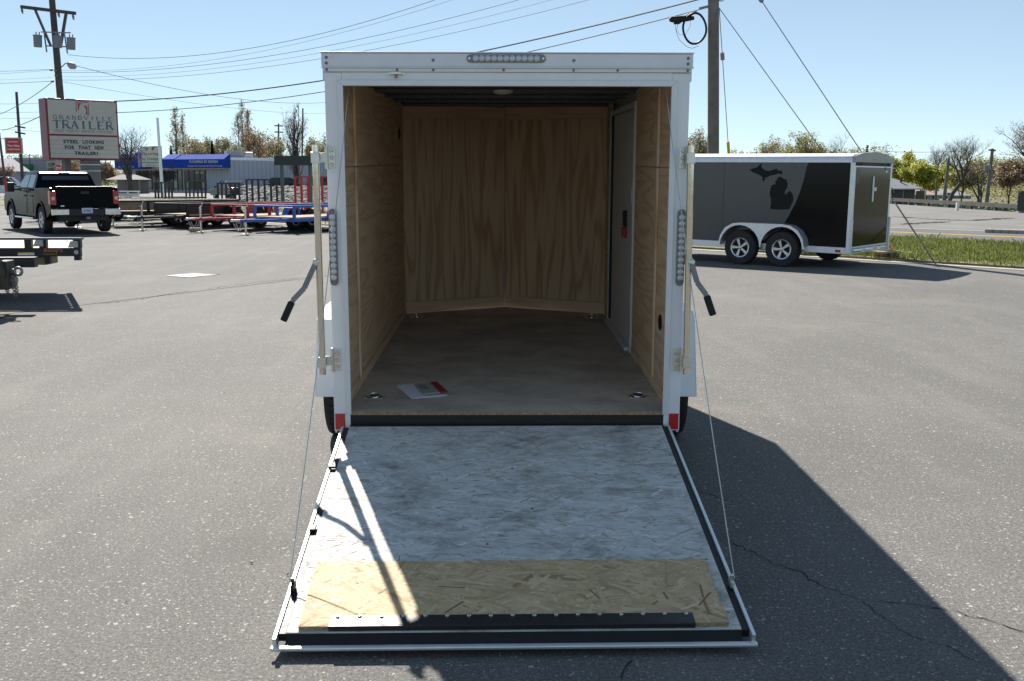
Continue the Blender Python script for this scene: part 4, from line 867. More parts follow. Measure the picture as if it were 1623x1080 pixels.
boxo('stake_pocket', blackP, FT, (-.09, -.01, .0, .07, zb - .17, zb - .1155)); boxo('stake_pocket', blackP, FT, (-.48, -.41, .0, .07, zb - .22, zb - .1155))
shape('ramp_holder', C('tan_wood', (.30, .24, .16), .85), FT, lambda m: m.box(-.95, -.5, .1, .5, zb - .24, zb - .125), bevel=.006)
boxo('bed_frame', blackP, FT, (-4.4, -1.0, .1, 1.8, zb - .22, zb - .13))
shape('fender', blackP, FT, lambda m: m.tube([(-1.62 + .42 * math.cos(t), -.1, .42 + .42 * math.sin(t) * .9) for t in [math.pi * k / 12 for k in range(13)]], .03, 6))
for x in (-2.2, -3.1): wheel(FT, (x, -.05, .36), .36, .22, .2, 'steel', 1).rotation_euler = (0, 0, R(-90))
for x in (-2.4, -3.3): wheel(FT, (x, 1.9, .36), .36, .22, .2, 'steel', 1).rotation_euler = (0, 0, R(90))
boxo('support_leg', blackP, FT, (-1.95, -1.88, .9, .97, 0, zb - .12))
q = gr(3, 500)
DB = empty('drawbar_trailer', 'dark steel trailer drawbar with a ring hitch, chains and a jack leg', 'trailer', (q.x, q.y, 0), R(4))
rusty = C('rusty_steel', (.05, .042, .032), .7, var=.4, scale=6)
boxo('drawbar', rusty, DB, (-3.2, .02, -.14, .14, .37, .63), bevel=.01)
boxo('head_plate', rusty, DB, (.021, .15, -.13, .13, .33, .68), bevel=.012)
shape('ring_hitch', M_['steel_dark'], DB, lambda m: (m.tube([(.235 + .045 * math.cos(t), 0, .545 + .045 * math.sin(t)) for t in [2 * math.pi * k / 20 for k in range(20)]], .018, 8, closed=True), m.tube([(.13, 0, .545), (.2, 0, .545)], .035, 8)), smooth=50)
shape('coupler_ball', M_['steel_dark'], DB, lambda m: m.lathe([(.02, 0), (.07, .03), (.075, .08), (.03, .12)], 12, Matrix.Translation((.10, 0, .44)) @ Matrix.Rotation(R(90), 4, 'Y')), smooth=50)
for dx, dy in ((.12, -.1), (.16, .08), (.19, -.06)): shape('safety_chain', M_['steel_dark'], DB, lambda m: chain(m, (dx, dy, .5), (dx + .01, dy, .17 + abs(dy)), 0, 12, .016))
shape('wire_loop', M_['black_rubber'], DB, lambda m: m.tube([(.02, -.15, .68), (.07, -.16, .72), (.13, -.15, .66), (.155, -.15, .56), (.14, -.15, .48)], .012, 6), smooth=50)
lg = boxo('jack_leg', C('galvanised_leg', (.22, .19, .12), .6, .4), DB, (-.035, .035, -.19, -.145, .02, .45), bevel=.003)
for k in range(5): shape('leg_hole', M_['black_matte'], lg, lambda m: m.lathe([(.011, 0), (.011, .002)], 8, Matrix.Translation((0, -.1905, .08 + k * .075)) @ FXZ))
boxo('jack_foot', rusty, lg, (-.12, .12, -.28, -.06, 0, .02))
boxo('drawbar_beam', blackP, DB, (-3.0, .25, .5, .62, .55, .68), bevel=.004)

# ================================================================== serif lettering (drawn strokes)
GL = {'T': [('v', .5, 0, 1, 1), ('h', .05, .95, 1), ('s', .5, 0), ('t', .05, 1), ('t', .95, 1)],
 'R': [('v', .2, 0, 1, 1), ('p', [(.2, .98), (.6, .98), (.78, .88), (.78, .64), (.6, .52), (.2, .52)], .5), ('p', [(.5, .52), (.92, .02)], 1), ('s', .2, 0), ('s', .2, 1), ('s', .92, 0)],
 'A': [('p', [(.12, 0), (.5, 1)], .5), ('p', [(.48, 1), (.86, 0)], 1), ('h', .25, .72, .35), ('s', .12, 0), ('s', .87, 0)],
 'I': [('v', .5, 0, 1, 1), ('s', .5, 0), ('s', .5, 1)],
 'L': [('v', .22, 0, 1, 1), ('h', .2, .88, .02), ('s', .22, 0), ('s', .22, 1), ('u', .88, .02)],
 'E': [('v', .22, 0, 1, 1), ('h', .2, .85, .02), ('h', .2, .68, .52), ('h', .2, .82, .98), ('s', .22, 0), ('s', .22, 1), ('u', .86, .02), ('t', .82, 1)],
 'G': [('p', [(.85, .72), (.78, .92), (.55, 1), (.3, .93), (.14, .7), (.14, .3), (.3, .07), (.55, 0), (.8, .08), (.8, .42)], .8), ('h', .62, .92, .42)],
 'N': [('v', .2, 0, 1, .5), ('v', .84, 0, 1, .5), ('p', [(.2, 1), (.84, 0)], 1), ('s', .2, 0), ('s', .84, 1)],
 'D': [('v', .2, 0, 1, 1), ('p', [(.2, .98), (.55, .98), (.8, .82), (.86, .5), (.8, .18), (.55, .02), (.2, .02)], .8), ('s', .2, 0), ('s', .2, 1)],
 'V': [('p', [(.1, 1), (.48, 0)], 1), ('p', [(.5, 0), (.88, 1)], .5), ('s', .1, 1), ('s', .88, 1)]}
def serif(name, word, x0, x1, z0, z1, y, mat, parent, wt=.13, sp=.1):
    """x,z plane facing -y"""
    n = len(word); cw = (x1 - x0) / n; H = z1 - z0; g_ = cw * (1 - sp); th = wt * H
    for i, ch in enumerate(word):
        m = MB(); ox = x0 + i * cw + cw * sp / 2; P = lambda u, v: (ox + u * g_, y - .0005 * (i % 2), z0 + v * H)
        def stroke(a_, b_, w_):
            a_, b_ = Vector(P(*a_)), Vector(P(*b_)); d = (b_ - a_).normalized(); s_ = Vector((-d.z, 0, d.x)) * w_ / 2
            m.add([a_ - s_, a_ + s_, b_ + s_, b_ - s_], [(0, 1, 2, 3)])
        for q in GL[ch]:
            if q[0] == 'v': stroke((q[1], q[2]), (q[1], q[3]), th * 1.5 * q[4])
            elif q[0] == 'h': stroke((q[1], min(max(q[3], .04), .96)), (q[2], min(max(q[3], .04), .96)), th * .6)
            elif q[0] == 'p':
                for a_, b_ in zip(q[1], q[1][1:]): stroke(a_, b_, th * 1.5 * q[2])
            elif q[0] == 's': stroke((q[1] - .14, .035 if q[2] == 0 else .965), (q[1] + .14, .035 if q[2] == 0 else .965), th * .5)
            elif q[0] == 't': stroke((q[1], .8), (q[1], .97), th * .4)
            elif q[0] == 'u': stroke((q[1], .03), (q[1], .22), th * .4)
        m.build('letter', mat, parent, fix=False)

# ================================================================== the dealer's sign
SY = 40.0
a_ = at(76, 251, SY); b_ = at(187, 255, SY); tL = at(77, 155, SY); tR = at(186, 162, SY)
wS = 3.0; S = empty('pylon_sign', 'large red framed pylon sign with a changeable message board', 'sign', ((a_.x + b_.x) / 2, SY, 0), R(40))
zS0, zS1 = 2.45, 4.95; zm = zS0 + 1.02
zS0 = at(130, 254, SY).z; zS1 = at(130, 158.5, SY).z; zm = at(130, 215.5, SY).z
redF = C('sign_red', (.20, .018, .03), .45); cream = C('sign_cream', (.50, .49, .44), .55, var=.05); slate = C('sign_slate', (.10, .15, .19), .5)
x0, x1 = -wS / 2, wS / 2
shape('cabinet', redF, S, lambda m: m.box(x0, x1, -.32, .62, zS0, zS1), bevel=.02)
boxo('upper_face', cream, S, (x0 + .08, x1 - .07, -.335, -.321, zm + .04, zS1 - .07)); boxo('message_face', cream, S, (x0 + .08, x1 - .07, -.335, -.321, zS0 + .08, zm - .04))
for k in range(1, 5): boxo('letter_track', C('track_grey', (.32, .31, .28), .5), S, (x0 + .08, x1 - .07, -.339, -.3355, zS0 + .08 + k * (zm - zS0 - .12) / 5 - .006, zS0 + .08 + k * (zm - zS0 - .12) / 5 + .006))
for k in range(2): boxo('back_face', cream, S, (x0 + .08, x1 - .07, .621, .635, zS0 + .08 if k else zm + .04, zm - .04 if k else zS1 - .07))
HU = zS1 - zm; yy = -.337
serif('brand_line', 'GRANDVILLE', x0 + .22, x1 - .22, zm + HU * .43, zm + HU * .54, yy, slate, S, .16, .22)
serif('brand_name', 'TRAILER', x0 + .22, x1 - .22, zm + HU * .18, zm + HU * .40, yy, slate, S, .17, .04)
text('service_line', 'SALES \u2022 PARTS \u2022 SERVICE \u2022 HITCHES', wS - .55, HU * .075, C('sign_grey', (.22, .22, .21), .5), S, Matrix.Translation((0, yy, zm + HU * .115)) @ FXZ, bold=.01)
bl = C('letter_black', (.015, .015, .015), .5)
for k, tx in enumerate(('STEEL LOOKING', 'FOR THAT NEW', 'TRAILER?')):
    hh = (zm - zS0); w_ = (1.72, 1.66, 1.02)[k]
    cw_ = w_ / len(tx); cur_ = 0
    for wd in tx.split(' '):
        text('message_word', wd, cw_ * (len(wd) - .2), hh * .15, bl, S, Matrix.Translation((-.03 + (0, .02, .08)[k] - w_ / 2 + cw_ * (cur_ + len(wd) / 2), -.342, zS0 + hh * (.74 - .235 * k))) @ FXZ, bold=.035, spacing=1.15); cur_ += len(wd) + 1
ly = zm + HU * .78; lw = .27
shape('logo_frame', slate, S, lambda m: (m.box(-lw, -lw + .035, yy - .002, yy, ly - .2, ly + .24), m.box(-lw + .035, lw, yy - .002, yy, ly + .205, ly + .24), m.box(lw - .035, lw, yy - .002, yy, ly - .32, ly + .13), m.box(lw - .16, lw - .035, yy - .002, yy, ly - .32, ly - .295)))
lr = C('logo_red', (.42, .03, .04), .5)
shape('logo_left', lr, S, lambda m: m.prism([(-.19, .17), (.02, .17), (-.08, .12), (-.13, .03), (-.14, -.08), (-.19, -.15)], lambda x, z: (x, yy - .003, ly + z), lambda x, z: (x, yy, ly + z)))
shape('logo_right', lr, S, lambda m: m.prism([(.04, .08), (.2, .06), (.2, -.28), (.13, -.28), (.16, -.15), (.13, -.02)], lambda x, z: (x, yy - .003, ly + z), lambda x, z: (x, yy, ly + z)))
shape('pylon', C('pylon_grey', (.13, .13, .13), .6), S, lambda m: m.box(-.05, .65, -.25, .25, 0, zS0), bevel=.015)
for dz in (.18, .45): boxo('pylon_band', M_['alu_white'], S, (-.06, .66, -.26, .26, zS0 - dz - .03, zS0 - dz))
boxo('second_pylon', C('pylon_grey', (0, 0, 0)), S, (-.75, -.5, .05, .3, 0, zS0))

# ================================================================== poles
def pole(name, label, base, top, r0, r1, mat, cat='utility pole'):
    e_ = empty(name, label, cat, (base.x, base.y, 0)); d = top - base
    shape('post', mat, e_, lambda m: m.tube([(0, 0, -.05), d * .33, d * .66, d], [r0, r0 * .67 + r1 * .33, r0 * .33 + r1 * .67, r1], 14), smooth=40); return e_
# left pole
LB = at(109, 300, 43); LB.z = 0; LT = at(79, -40, 43)
LP_ = pole('utility_pole', 'leaning dark utility pole with crossarm and three transformers above the sign', LB, LT, .19, .13, M_['pole_dark'])
inv = lambda p: p - Vector((LB.x, LB.y, 0))
def lp(px, py, dy=0): return inv(at(px, py, 43 + dy))
shape('crossarm', M_['pole_dark'], LP_, lambda m: m.bar(lp(33, 11, -.2), lp(120, 21.5, -.2), .12, .14)); shape('brace', M_['pole_dark'], LP_, lambda m: m.bar(lp(55, 14, -.25), lp(81, 74, -.2), .12, .09))
shape('brace', M_['pole_dark'], LP_, lambda m: m.bar(lp(105, 20, -.25), lp(96, 74, -.2), .12, .09))
for y_, xa, xb in ((51.5, 65, 112), (73.5, 72, 105)): shape('bracket_rail', M_['steel_dark'], LP_, lambda m: m.bar(lp(xa, y_ - .5, -.3), lp(xb, y_ + .8, -.3), .05, .05))
for px_, pt, pb in ((59.5, 56, 75), (91, 57, 76), (112.5, 60, 79)):
    c0, c1 = lp(px_, pt, -.55), lp(px_ + .6, pb, -.55)
    tr = shape('transformer', C('transformer_grey', (.20, .22, .24), .5), LP_, lambda m: m.tube([c0, c0.lerp(c1, .08), c0.lerp(c1, .1), c1], [.20, .20, .185, .175], 16), smooth=40)
    shape('bushing', M_['steel_dark'], tr, lambda m: [m.tube([c0 + Vector((dx, 0, 0)), c0 + Vector((dx * 1.3, 0, .14))], .025, 6) for dx in (-.05, .07)])
for px_, py_ in ((34, 17), (92, 23), (115, 27)): shape('insulator', C('insulator', (.22, .22, .24), .3), LP_, lambda m: m.tube([lp(px_, py_ - 5, -.2), lp(px_ + 1, py_, -.2), lp(px_ + 2, py_ + 5, -.2)], [.03, .06, .03], 8))
for px_, py_ in ((81, 111), (83, 129), (88, 112), (89, 120)): shape('insulator', M_['steel_dark'], LP_, lambda m: m.tube([lp(px_ - 2, py_, -.2), lp(px_ + 2, py_, -.2)], .055, 8))
for xa, ya_, xb, yb_ in ((70, 52, 74, 83), (102, 53, 107, 85)): shape('cutout', M_['steel_dark'], LP_, lambda m: m.bar(lp(xa, ya_, -.4), lp(xb, yb_, -.4), .05, .05))
lamp = shape('lamp_arm', M_['steel_dark'], LP_, lambda m: m.tube([lp(97, 107), lp(104, 100.5), lp(108, 100)], .025, 8))
shape('street_lamp_head', C('lamp_head', (.33, .33, .31), .4), lamp, lambda m: m.tube([lp(107, 100), lp(109, 101.5), lp(113, 104.5), lp(119, 106), lp(121.5, 106)], [.05, .11, .16, .12, .03], 12), smooth=50)
# right pole
RB = at(1130, 395, 23.5); RB.z = 0; RT = at(1131, -420, 23.5)
RP = pole('utility_pole', 'weathered grey wooden utility pole standing behind the black trailer', RB, RT, .165, .135, M_['pole_wood'])
rp = lambda px, py, dy=0: at(px, py, 23.5 + dy) - Vector((RB.x, RB.y, 0))
cc = rp(1101, 45.5, -.1); d_ = .31
coil = shape('cable_coil', M_['black_rubber'], RP, lambda m: m.tube([cc + Vector((d_ * 1.02 * math.cos(t), .05 * math.sin(3 * t), d_ * 1.28 * math.sin(t))) for t in [2 * math.pi * k / 40 for k in range(40)]], .030, 8, closed=True), smooth=60)
shape('splice_case', M_['black_rubber'], RP, lambda m: m.tube([rp(1061, 32), rp(1066, 31), rp(1085, 30), rp(1100, 29)], [.05, .085, .085, .05], 10), smooth=40)
shape('splice_case', M_['black_rubber'], RP, lambda m: m.tube([rp(1068, 37), rp(1075, 36), rp(1092, 24), rp(1104, 19)], [.035, .055, .055, .03], 10), smooth=40)
shape('drip_loop', M_['black_rubber'], RP, lambda m: m.tube([rp(*q) for q in ((1074, 38), (1072, 52), (1077, 64), (1088, 74), (1097, 77), (1108, 73))], .006, 6), smooth=60)
shape('drip_loop', M_['black_rubber'], RP, lambda m: m.tube([rp(*q) for q in ((1070, 38), (1071, 48), (1078, 56), (1087, 54), (1094, 42), (1094, 33))], .005, 6), smooth=60)
shape('bracket', M_['steel_dark'], RP, lambda m: m.bar(rp(1108, 14), rp(1128, 9), .05, .06)); shape('bracket', M_['steel_dark'], RP, lambda m: m.tube([rp(1138, 1), rp(1145, 2), rp(1147, 0)], .015, 6))
# far poles
for nm, lb, pb, pt, Y, r0, mt in (('utility_pole', 'thin distant utility pole with crossarms behind the red hardware sign', (36, 290), (26, 146), 95, .16, 'pole_dark'),
                                  ('light_pole', 'slim grey leaning light pole in front of the flooring shop sign', (257.5, 300), (249.5, 187), 58, .10, 'alu'),
                                  ('utility_pole', 'small distant utility pole with two crossarms above the warehouse roof', (441, 300), (441.5, 196), 175, .17, 'pole_dark'),
                                  ('utility_pole', 'bare utility pole rising beside the upright bare tree', (478, 300), (480, 172), 150, .14, 'pole_dark'),
                                  ('utility_pole', 'plain grey pole at the far edge of the lot across the road', (1495, 330), (1504, 252), 75, .13, 'pole_wood'),
                                  ('utility_pole', 'pole with a transformer beside the rust coloured bushes', (1563, 332), (1573, 238), 72, .15, 'pole_wood'),
                                  ('light_pole', 'thin black pole beside the green awning', (48, 290), (47, 245), 100, .05, 'black_matte')):
    a_, b_ = at(*pb, Y), at(*pt, Y); a_.z = 0 if pb[0] < 800 else -.1
    e_ = pole(nm, lb, a_, b_, r0, r0 * .75, M_[mt], nm.replace('_', ' '))
    f = lambda px, py: at(px, py, Y - .1) - Vector((a_.x, a_.y, 0))
    if 'with crossarms' in lb:
        for y_ in (201.5, 211): shape('crossarm', M_['pole_dark'], e_, lambda m: m.bar(f(24, y_ - 1.5), f(40, y_ + 1.5), .13, .15))
    if 'two crossarms' in lb:
        for y_ in (199.5, 209.5): shape('crossarm', M_['pole_dark'], e_, lambda m: m.bar(f(435, y_), f(449, y_ + .5), .2, .2))
    if 'transformer' in lb:
        shape('transformer', C('transformer_grey', (0, 0, 0)), e_, lambda m: m.tube([f(1565, 262), f(1565, 270)], .24, 12), smooth=40); shape('crossarm', M_['pole_wood'], e_, lambda m: m.bar(f(1567, 238), f(1578, 239), .1, .12))
# wires: end points plus one pixel the sagging wire passes
wire_n = [0]
def wire(label, pa, Ya, pb, Yb, mid, r_, mat='black_rubber', group='overhead wires'):
    A, B = at(*pa, Ya), at(*pb, Yb)
    lo, hi = 0.0, 1.0
    for _ in range(40):
        t = (lo + hi) / 2; x = proj(A.lerp(B, t))[0]
        if (x < mid[0]) == (pa[0] < pb[0]): lo = t
        else: hi = t
    P = A.lerp(B, t); z = at(mid[0], mid[1], P.y).z; sag = (P.z - z) / (4 * t * (1 - t))
    pts = [A.lerp(B, k / 40) + Vector((0, 0, -sag * 4 * (k / 40) * (1 - k / 40))) for k in range(41)]
    m = MB(); m.tube(pts, r_, 5); o = m.build('overhead_wire', M_[mat], smooth=60); tag(o, label, 'wire', group); return o
thin = 'thin wire strung between the leaning pole and the weathered pole'
wire(thin, (107, 87), 43, (1130, -190), 23.5, (374, 80), .009); wire(thin, (95, 112), 43, (1130, -160), 23.5, (400, 84), .005); wire(thin, (96, 115), 43, (1130, -95), 23.5, (400, 93), .008)
wire(thin, (96, 122), 43, (1130, -75), 23.5, (400, 101), .005); wire(thin, (98, 127), 43, (1130, -55), 23.5, (400, 109), .007)
wire('upper thick black cable running from the weathered pole past the trailer roof', (104, 162), 43, (1128, -6), 23.5, (511, 128), .022); wire('lower thick black cable ending in the coil on the weathered pole', (107, 180), 43, (1122, 12), 23.5, (511, 146), .014)
wire('service wire dropping from the street lamp towards the warehouse', (122, 105), 43, (560, 158), 90, (340, 152), .012); wire('faint service wire below the street lamp, sloping to the right', (100, 130), 43, (560, 178), 110, (300, 163), .008)
lw_ = 'thin wire running left from the leaning pole out of the picture'
for ya_, yb_, r_ in ((110, 113.5, .009), (111, 117, .006), (129, 132.5, .010), (123, 127, .005)): wire(lw_, (-60, yb_ + 1), 62, (83, ya_), 43, (0, yb_), r_)
wire('guy wire sloping down from the leaning pole towards the red hardware sign', (-30, 190), 60, (83, 130), 43, (27, 168), .016); wire('thick cable sloping from the tall sign down to the red based pole', (3, 207), 70, (100, 165), 43, (50, 191), .022)
for k, (ya_, yb_) in enumerate(((164, 162), (178, 176), (187, 186), (205, 213))): wire('faint distant wire behind the red hardware sign', (-40, ya_), 95, (95, yb_), 90, (20, ya_ + 1), .012)
wire('distant wire crossing the sky above the yellow green trees', (1395, 240), 110, (1520, 240), 110, (1460, 241.5), .02); 
# guys of the right pole
def guy(label, pa, pb_ground, guard, ins=None, Yt=23.5):
    A = at(*pa, Yt); B = gr(*pb_ground); e_ = empty('guy_wire', label, 'guy wire', B, 0, 'guy wires of the weathered pole')
    shape('strand', M_['steel_dark'], e_, lambda m: m.tube([A - B, Vector((0, 0, 0))], .011, 5))
    d = (A - B).normalized()
    if guard: shape('guard', M_['yellow_guard'] if guard != 'grey' else M_['steel_dark'], e_, lambda m: m.tube([d * .05, d * 2.2], .03 if guard != 'grey' else .016, 8))
    if ins:
        p = at(*ins, Yt); t = (p - B).dot(d); shape('insulator', C('insulator', (0, 0, 0)), e_, lambda m: m.tube([d * (t - .12), d * (t - .07), d * (t + .07), d * (t + .12)], [.02, .055, .055, .02], 8))
guy('guy wire anchored in the grass behind the stack of boards', (1139, 12), (1428, 413), 'yellow'); guy('guy wire reaching the lot edge beside the grass verge', (1196, -15), (1483, 419), 'grey', (1212, 12), 21)
A = at(1140, 14, 23.5); B = at(1166, 300, 26.5); e_ = empty('guy_wire', 'steep guy wire with an orange yellow guard above the black trailer roof', 'guy wire', (B.x, B.y, 0), 0, 'guy wires of the weathered pole')
B.z = 0; shape('strand', M_['steel_dark'], e_, lambda m: m.tube([A - B, Vector((0, 0, 0))], .011, 5)); d_ = (A - B).normalized(); shape('guard', M_['yellow_guard'], e_, lambda m: m.tube([d_ * .1, d_ * (at(1161, 212, 25.8) - B).length], .045, 8))
shape('insulator', C('insulator', (0, 0, 0)), e_, lambda m: m.tube([d_ * ((at(1147, 86, 24.2) - B).length - .1), d_ * ((at(1147, 86, 24.2) - B).length + .1)], .06, 8))

# ================================================================== buildings
def fr(p0, p1):
    """frame on a facade seen from its front: u metres from p0 to p1, o metres outwards, z up"""
    p0, p1 = Vector((p0.x, p0.y, 0)), Vector((p1.x, p1.y, 0)); d = (p1 - p0); L = d.length; d.normalize(); n_ = Vector((d.y, -d.x, 0))
    return (lambda u, o, z: p0 + d * u + n_ * o + Vector((0, 0, z))), L
def fbox(m, F, u0, u1, o0, o1, z0, z1): return m.hexa([F(u0, o0, z0), F(u1, o0, z0), F(u1, o1, z0), F(u0, o1, z0), F(u0, o0, z1), F(u1, o0, z1), F(u1, o1, z1), F(u0, o1, z1)])
def fmat(F):
    o = F(0, 0, 0); d = F(1, 0, 0) - o; n_ = F(0, 1, 0) - o
    return Matrix(((d.x, 0, n_.x, 0), (d.y, 0, n_.y, 0), (0, 1, 0, 0), (0, 0, 0, 1)))
def ftext(name, s, F, u, o, z, w_, h_, mat, parent, **k): return text(name, s, w_, h_, mat, parent, Matrix.Translation(F(u, o, z)) @ fmat(F), **k)
def zz(py, Y): return at(811, py, Y).z
def m_ribbed(name, c, per):
    a = N(name); w_ = a.n('TexWave', wave_type='BANDS', bands_direction='X', wave_profile='SAW'); w_.inputs['Scale'].default_value = per; a.l(a.co(), w_.inputs['Vector'])
    cc_ = a.mix(a.ramp(w_.outputs['Fac'], [(.0, BW(1)), (.25, BW(0)), (.8, BW(0)), (1, BW(.6))]), c, tuple(x * .7 for x in c)); a.bump(w_.outputs['Fac'], .6, .05); a.set(cc_, .5, 0, .4); return a.m
siding = m_ribbed('ribbed_siding', (.40, .44, .50), .9); blueA = C('awning_blue', (.018, .06, .34), .8, var=.15, scale=.6, spec=.1); blueT = C('awning_blue', (0, 0, 0))
wh = C('white_letters', (.55, .55, .6), .5); dkf = C('dark_frame', (.03, .035, .04), .5); glz = C('shop_glass', (.035, .045, .05), .08, var=.3, scale=1.2)
A_, B_, C_ = at(365, 300, 113), at(291, 300, 116), at(197, 300, 126)
SH = empty('flooring_shop', 'flat roofed shop with a bright blue awning and a cream roof sign', 'building', ((A_.x + B_.x) / 2, 118, 0))
IS = Matrix.Translation(-Vector(SH.location))
def local(F): return lambda u, o, z: IS @ F(u, o, z)
Fr, Lr = fr(B_, A_); Fr = local(Fr); Fl, Ll = fr(C_, B_); Fl = local(Fl)
shape('wall', siding, SH, lambda m: (fbox(m, Fr, 0, Lr, -8, 0, 0, 3.7), fbox(m, Fl, 0, Ll, -8, -.01, 0, 3.7)))
boxz = lambda nm, mt, F, b, **k: shape(nm, mt, SH, lambda m: fbox(m, F, *b), **k)
def awn(F, u0, u1, z0, z1, z2, o, mt, ends=0):
    return shape('awning', mt, SH, lambda m: m.prism([(0, z0), (o, z0), (o, z1), (.15, z2), (0, z2)], lambda a, z: F(u0 + (ends if z > z1 else 0), a, z), lambda a, z: F(u1, a, z)))
za0, za1, za2 = zz(267.5, 113), zz(253.5, 113), zz(245.5, 113)
awn(Fr, -.3, Lr + .2, za0, za1, za2, 1.1, blueA); uS1 = Ll * .80; uS0 = Ll * .50
awn(Fl, uS1, Ll + .1, za0, za1 + .05, za2 + .05, 1.1, blueA); awn(Fl, uS0 - 1.6, uS0 - .02, za0 - .02, zz(243, 118), zz(234, 118), 1.15, blueA); awn(Fl, -.2, uS0 - 1.62, za0 - .04, za1 + .35, za2 + .3, 1.0, blueA)
boxz('awning_lip', C('lip_tan', (.35, .27, .16), .6), Fr, (-.3, Lr + .2, .02, 1.11, za0 - .12, za0 - .01)); boxz('awning_lip', C('lip_tan', (0, 0, 0)), Fl, (-.2, Ll, .02, 1.05, za0 - .16, za0 - .06))
sg0, sg1 = zz(266, 119), zz(233.5, 119)
sb = boxz('roof_sign', C('sign_cream2', (.58, .56, .46), .5), Fl, (uS0, uS1, .9, 1.25, sg0, sg1)); boxz('sign_edge', C('edge_red', (.25, .05, .06), .5), Fl, (uS0 - .12, uS0 - .005, .9, 1.26, sg0, sg1))
boxz('sign_rule', dkf, Fl, (uS0, uS1, 1.251, 1.27, sg0 + (sg1 - sg0) * .21, sg0 + (sg1 - sg0) * .235))
uc = (uS0 + uS1) / 2; sw = uS1 - uS0; hh = sg1 - sg0
ftext('lettering', 'Flooring', Fl, uc, 1.26, sg0 + hh * .62, sw * .92, hh * .19, dkf, SH, bold=.005); ftext('lettering', 'by Design', Fl, uc, 1.26, sg0 + hh * .38, sw * .92, hh * .17, dkf, SH, bold=.005)
ftext('lettering', 'Carpet Tile', Fl, uc, 1.26, sg0 + hh * .14, sw * .5, hh * .05, dkf, SH); ftext('lettering', 'Wood Laminate', Fl, uc, 1.26, sg0 + hh * .06, sw * .55, hh * .05, dkf, SH)
shape('sign_mark', lr, SH, lambda m: m.prism([(.62, .97), (.98, .97), (.78, .9), (.75, .8), (.62, .8)], lambda u, v: Fl(uS0 + sw * (.1 + .8 * u), 1.262, sg0 + hh * v), lambda u, v: Fl(uS0 + sw * (.1 + .8 * u), 1.252, sg0 + hh * v)))
shape('sign_mark', C('mark_grey', (.22, .25, .32), .5), SH, lambda m: m.prism([(.02, .97), (.36, .97), (.36, .8), (.2, .8), (.18, .9)], lambda u, v: Fl(uS0 + sw * (.1 + .8 * u), 1.262, sg0 + hh * v), lambda u, v: Fl(uS0 + sw * (.1 + .8 * u), 1.252, sg0 + hh * v)))
ftext('lettering', 'FLOORING BY DESIGN', Fr, Lr * .60, 1.105, za0 + .72, Lr * .60, .30, wh, SH, bold=.02); ftext('lettering', 'Carpet, Tile, Laminate & Wood Flooring', Fr, Lr * .62, 1.105, za0 + .22, Lr * .72, .24, wh, SH, bold=.01)
shape('mitten_mark', C('mark_lilac', (.24, .26, .42), .5), SH, lambda m: m.prism([(.3, 0), (.75, 0), (.95, .3), (.85, .5), (.7, .55), (.65, .85), (.5, 1), (.35, .8), (.25, .4)], lambda u, v: Fl(uS0 - 1.4 + u * 1.1, 1.155, za0 + .15 + v * 2.0), lambda u, v: Fl(uS0 - 1.4 + u * 1.1, 1.14, za0 + .15 + v * 2.0)))
ftext('lettering', 'CARPET & TILE  LAMINATE FLOORING', Fl, (uS0 - 1.6) * .5, 1.01, za0 + .22, (uS0 - 1.8) * .75, .2, wh, SH)
for u0, u1 in [(Ll * (.30 + .07 * k), Ll * (.30 + .07 * k) + Ll * .062) for k in range(10)] + [(Lr * (.0 + .16 * k) + .1, Lr * (.16 + .16 * k)) for k in range(3)]:
    F = Fl if u0 > 6 or True else Fr
for F, lo, hi, n_ in ((Fl, Ll * .22, Ll - .1, 11), (Fr, .15, Lr * .50, 4)):
    for k in range(n_):
        u0 = lo + (hi - lo) * k / n_; u1 = lo + (hi - lo) * (k + 1) / n_ - .12
        wdw = shape('window', glz, SH, lambda m: fbox(m, F, u0, u1, .0, .03, .35, za0 - .3)); 
        shape('mullion', dkf, wdw, lambda m: fbox(m, F, u1 + .005, u1 + .115, .0, .08, .2, za0 - .25))
        if k % 3 == 0: shape('poster', C('poster_pale', (.42, .42, .36), .6), wdw, lambda m: fbox(m, F, u0 + .1, u1 - .1, .031, .04, .5, 1.3))
shape('blind', C('poster_pale', (0, 0, 0)), SH, lambda m: fbox(m, Fr, Lr * .27, Lr * .46, .035, .05, za0 - .62, za0 - .42))
# warehouse
Wa, Wb = at(362, 300, 119), at(600, 300, 127)
WH = empty('warehouse', 'long low grey ribbed metal warehouse with a white roof edge', 'building', ((Wa.x + Wb.x) / 2, 125, 0)); Fw, Lw = fr(Wa, Wb); F0 = Fw; IW_ = -Vector(WH.location); Fw = lambda u, o, z: F0(u, o, z) + IW_
zr = zz(258, 122)
shape('wall', siding, WH, lambda m: fbox(m, Fw, 0, Lw, -14, 0, 0, zr)); shape('lower_wall', C('pale_lavender', (.36, .37, .43), .6), WH, lambda m: fbox(m, Fw, 0, Lw, .0, .06, 0, zz(293, 122)))
shape('roof_edge', M_['white_paint'], WH, lambda m: fbox(m, Fw, -.2, Lw, -14.2, .25, zr + .002, zr + .42)); shape('roof', C('roof_pale', (.6, .6, .6), .6), WH, lambda m: fbox(m, Fw, 0, Lw, -14, 0, zr + .425, zr + .5))
ac = shape('roof_unit', C('unit_grey', (.30, .31, .32), .5), WH, lambda m: fbox(m, Fw, .2, 2.3, -3, -1, zr + .4, zr + 1.35)); shape('fan_housing', C('unit_pale', (.5, .5, .5), .5), WH, lambda m: m.tube([Fw(2.5, -1.5, zr + .75), Fw(3.3, -1.5, zr + .75)], .45, 12))
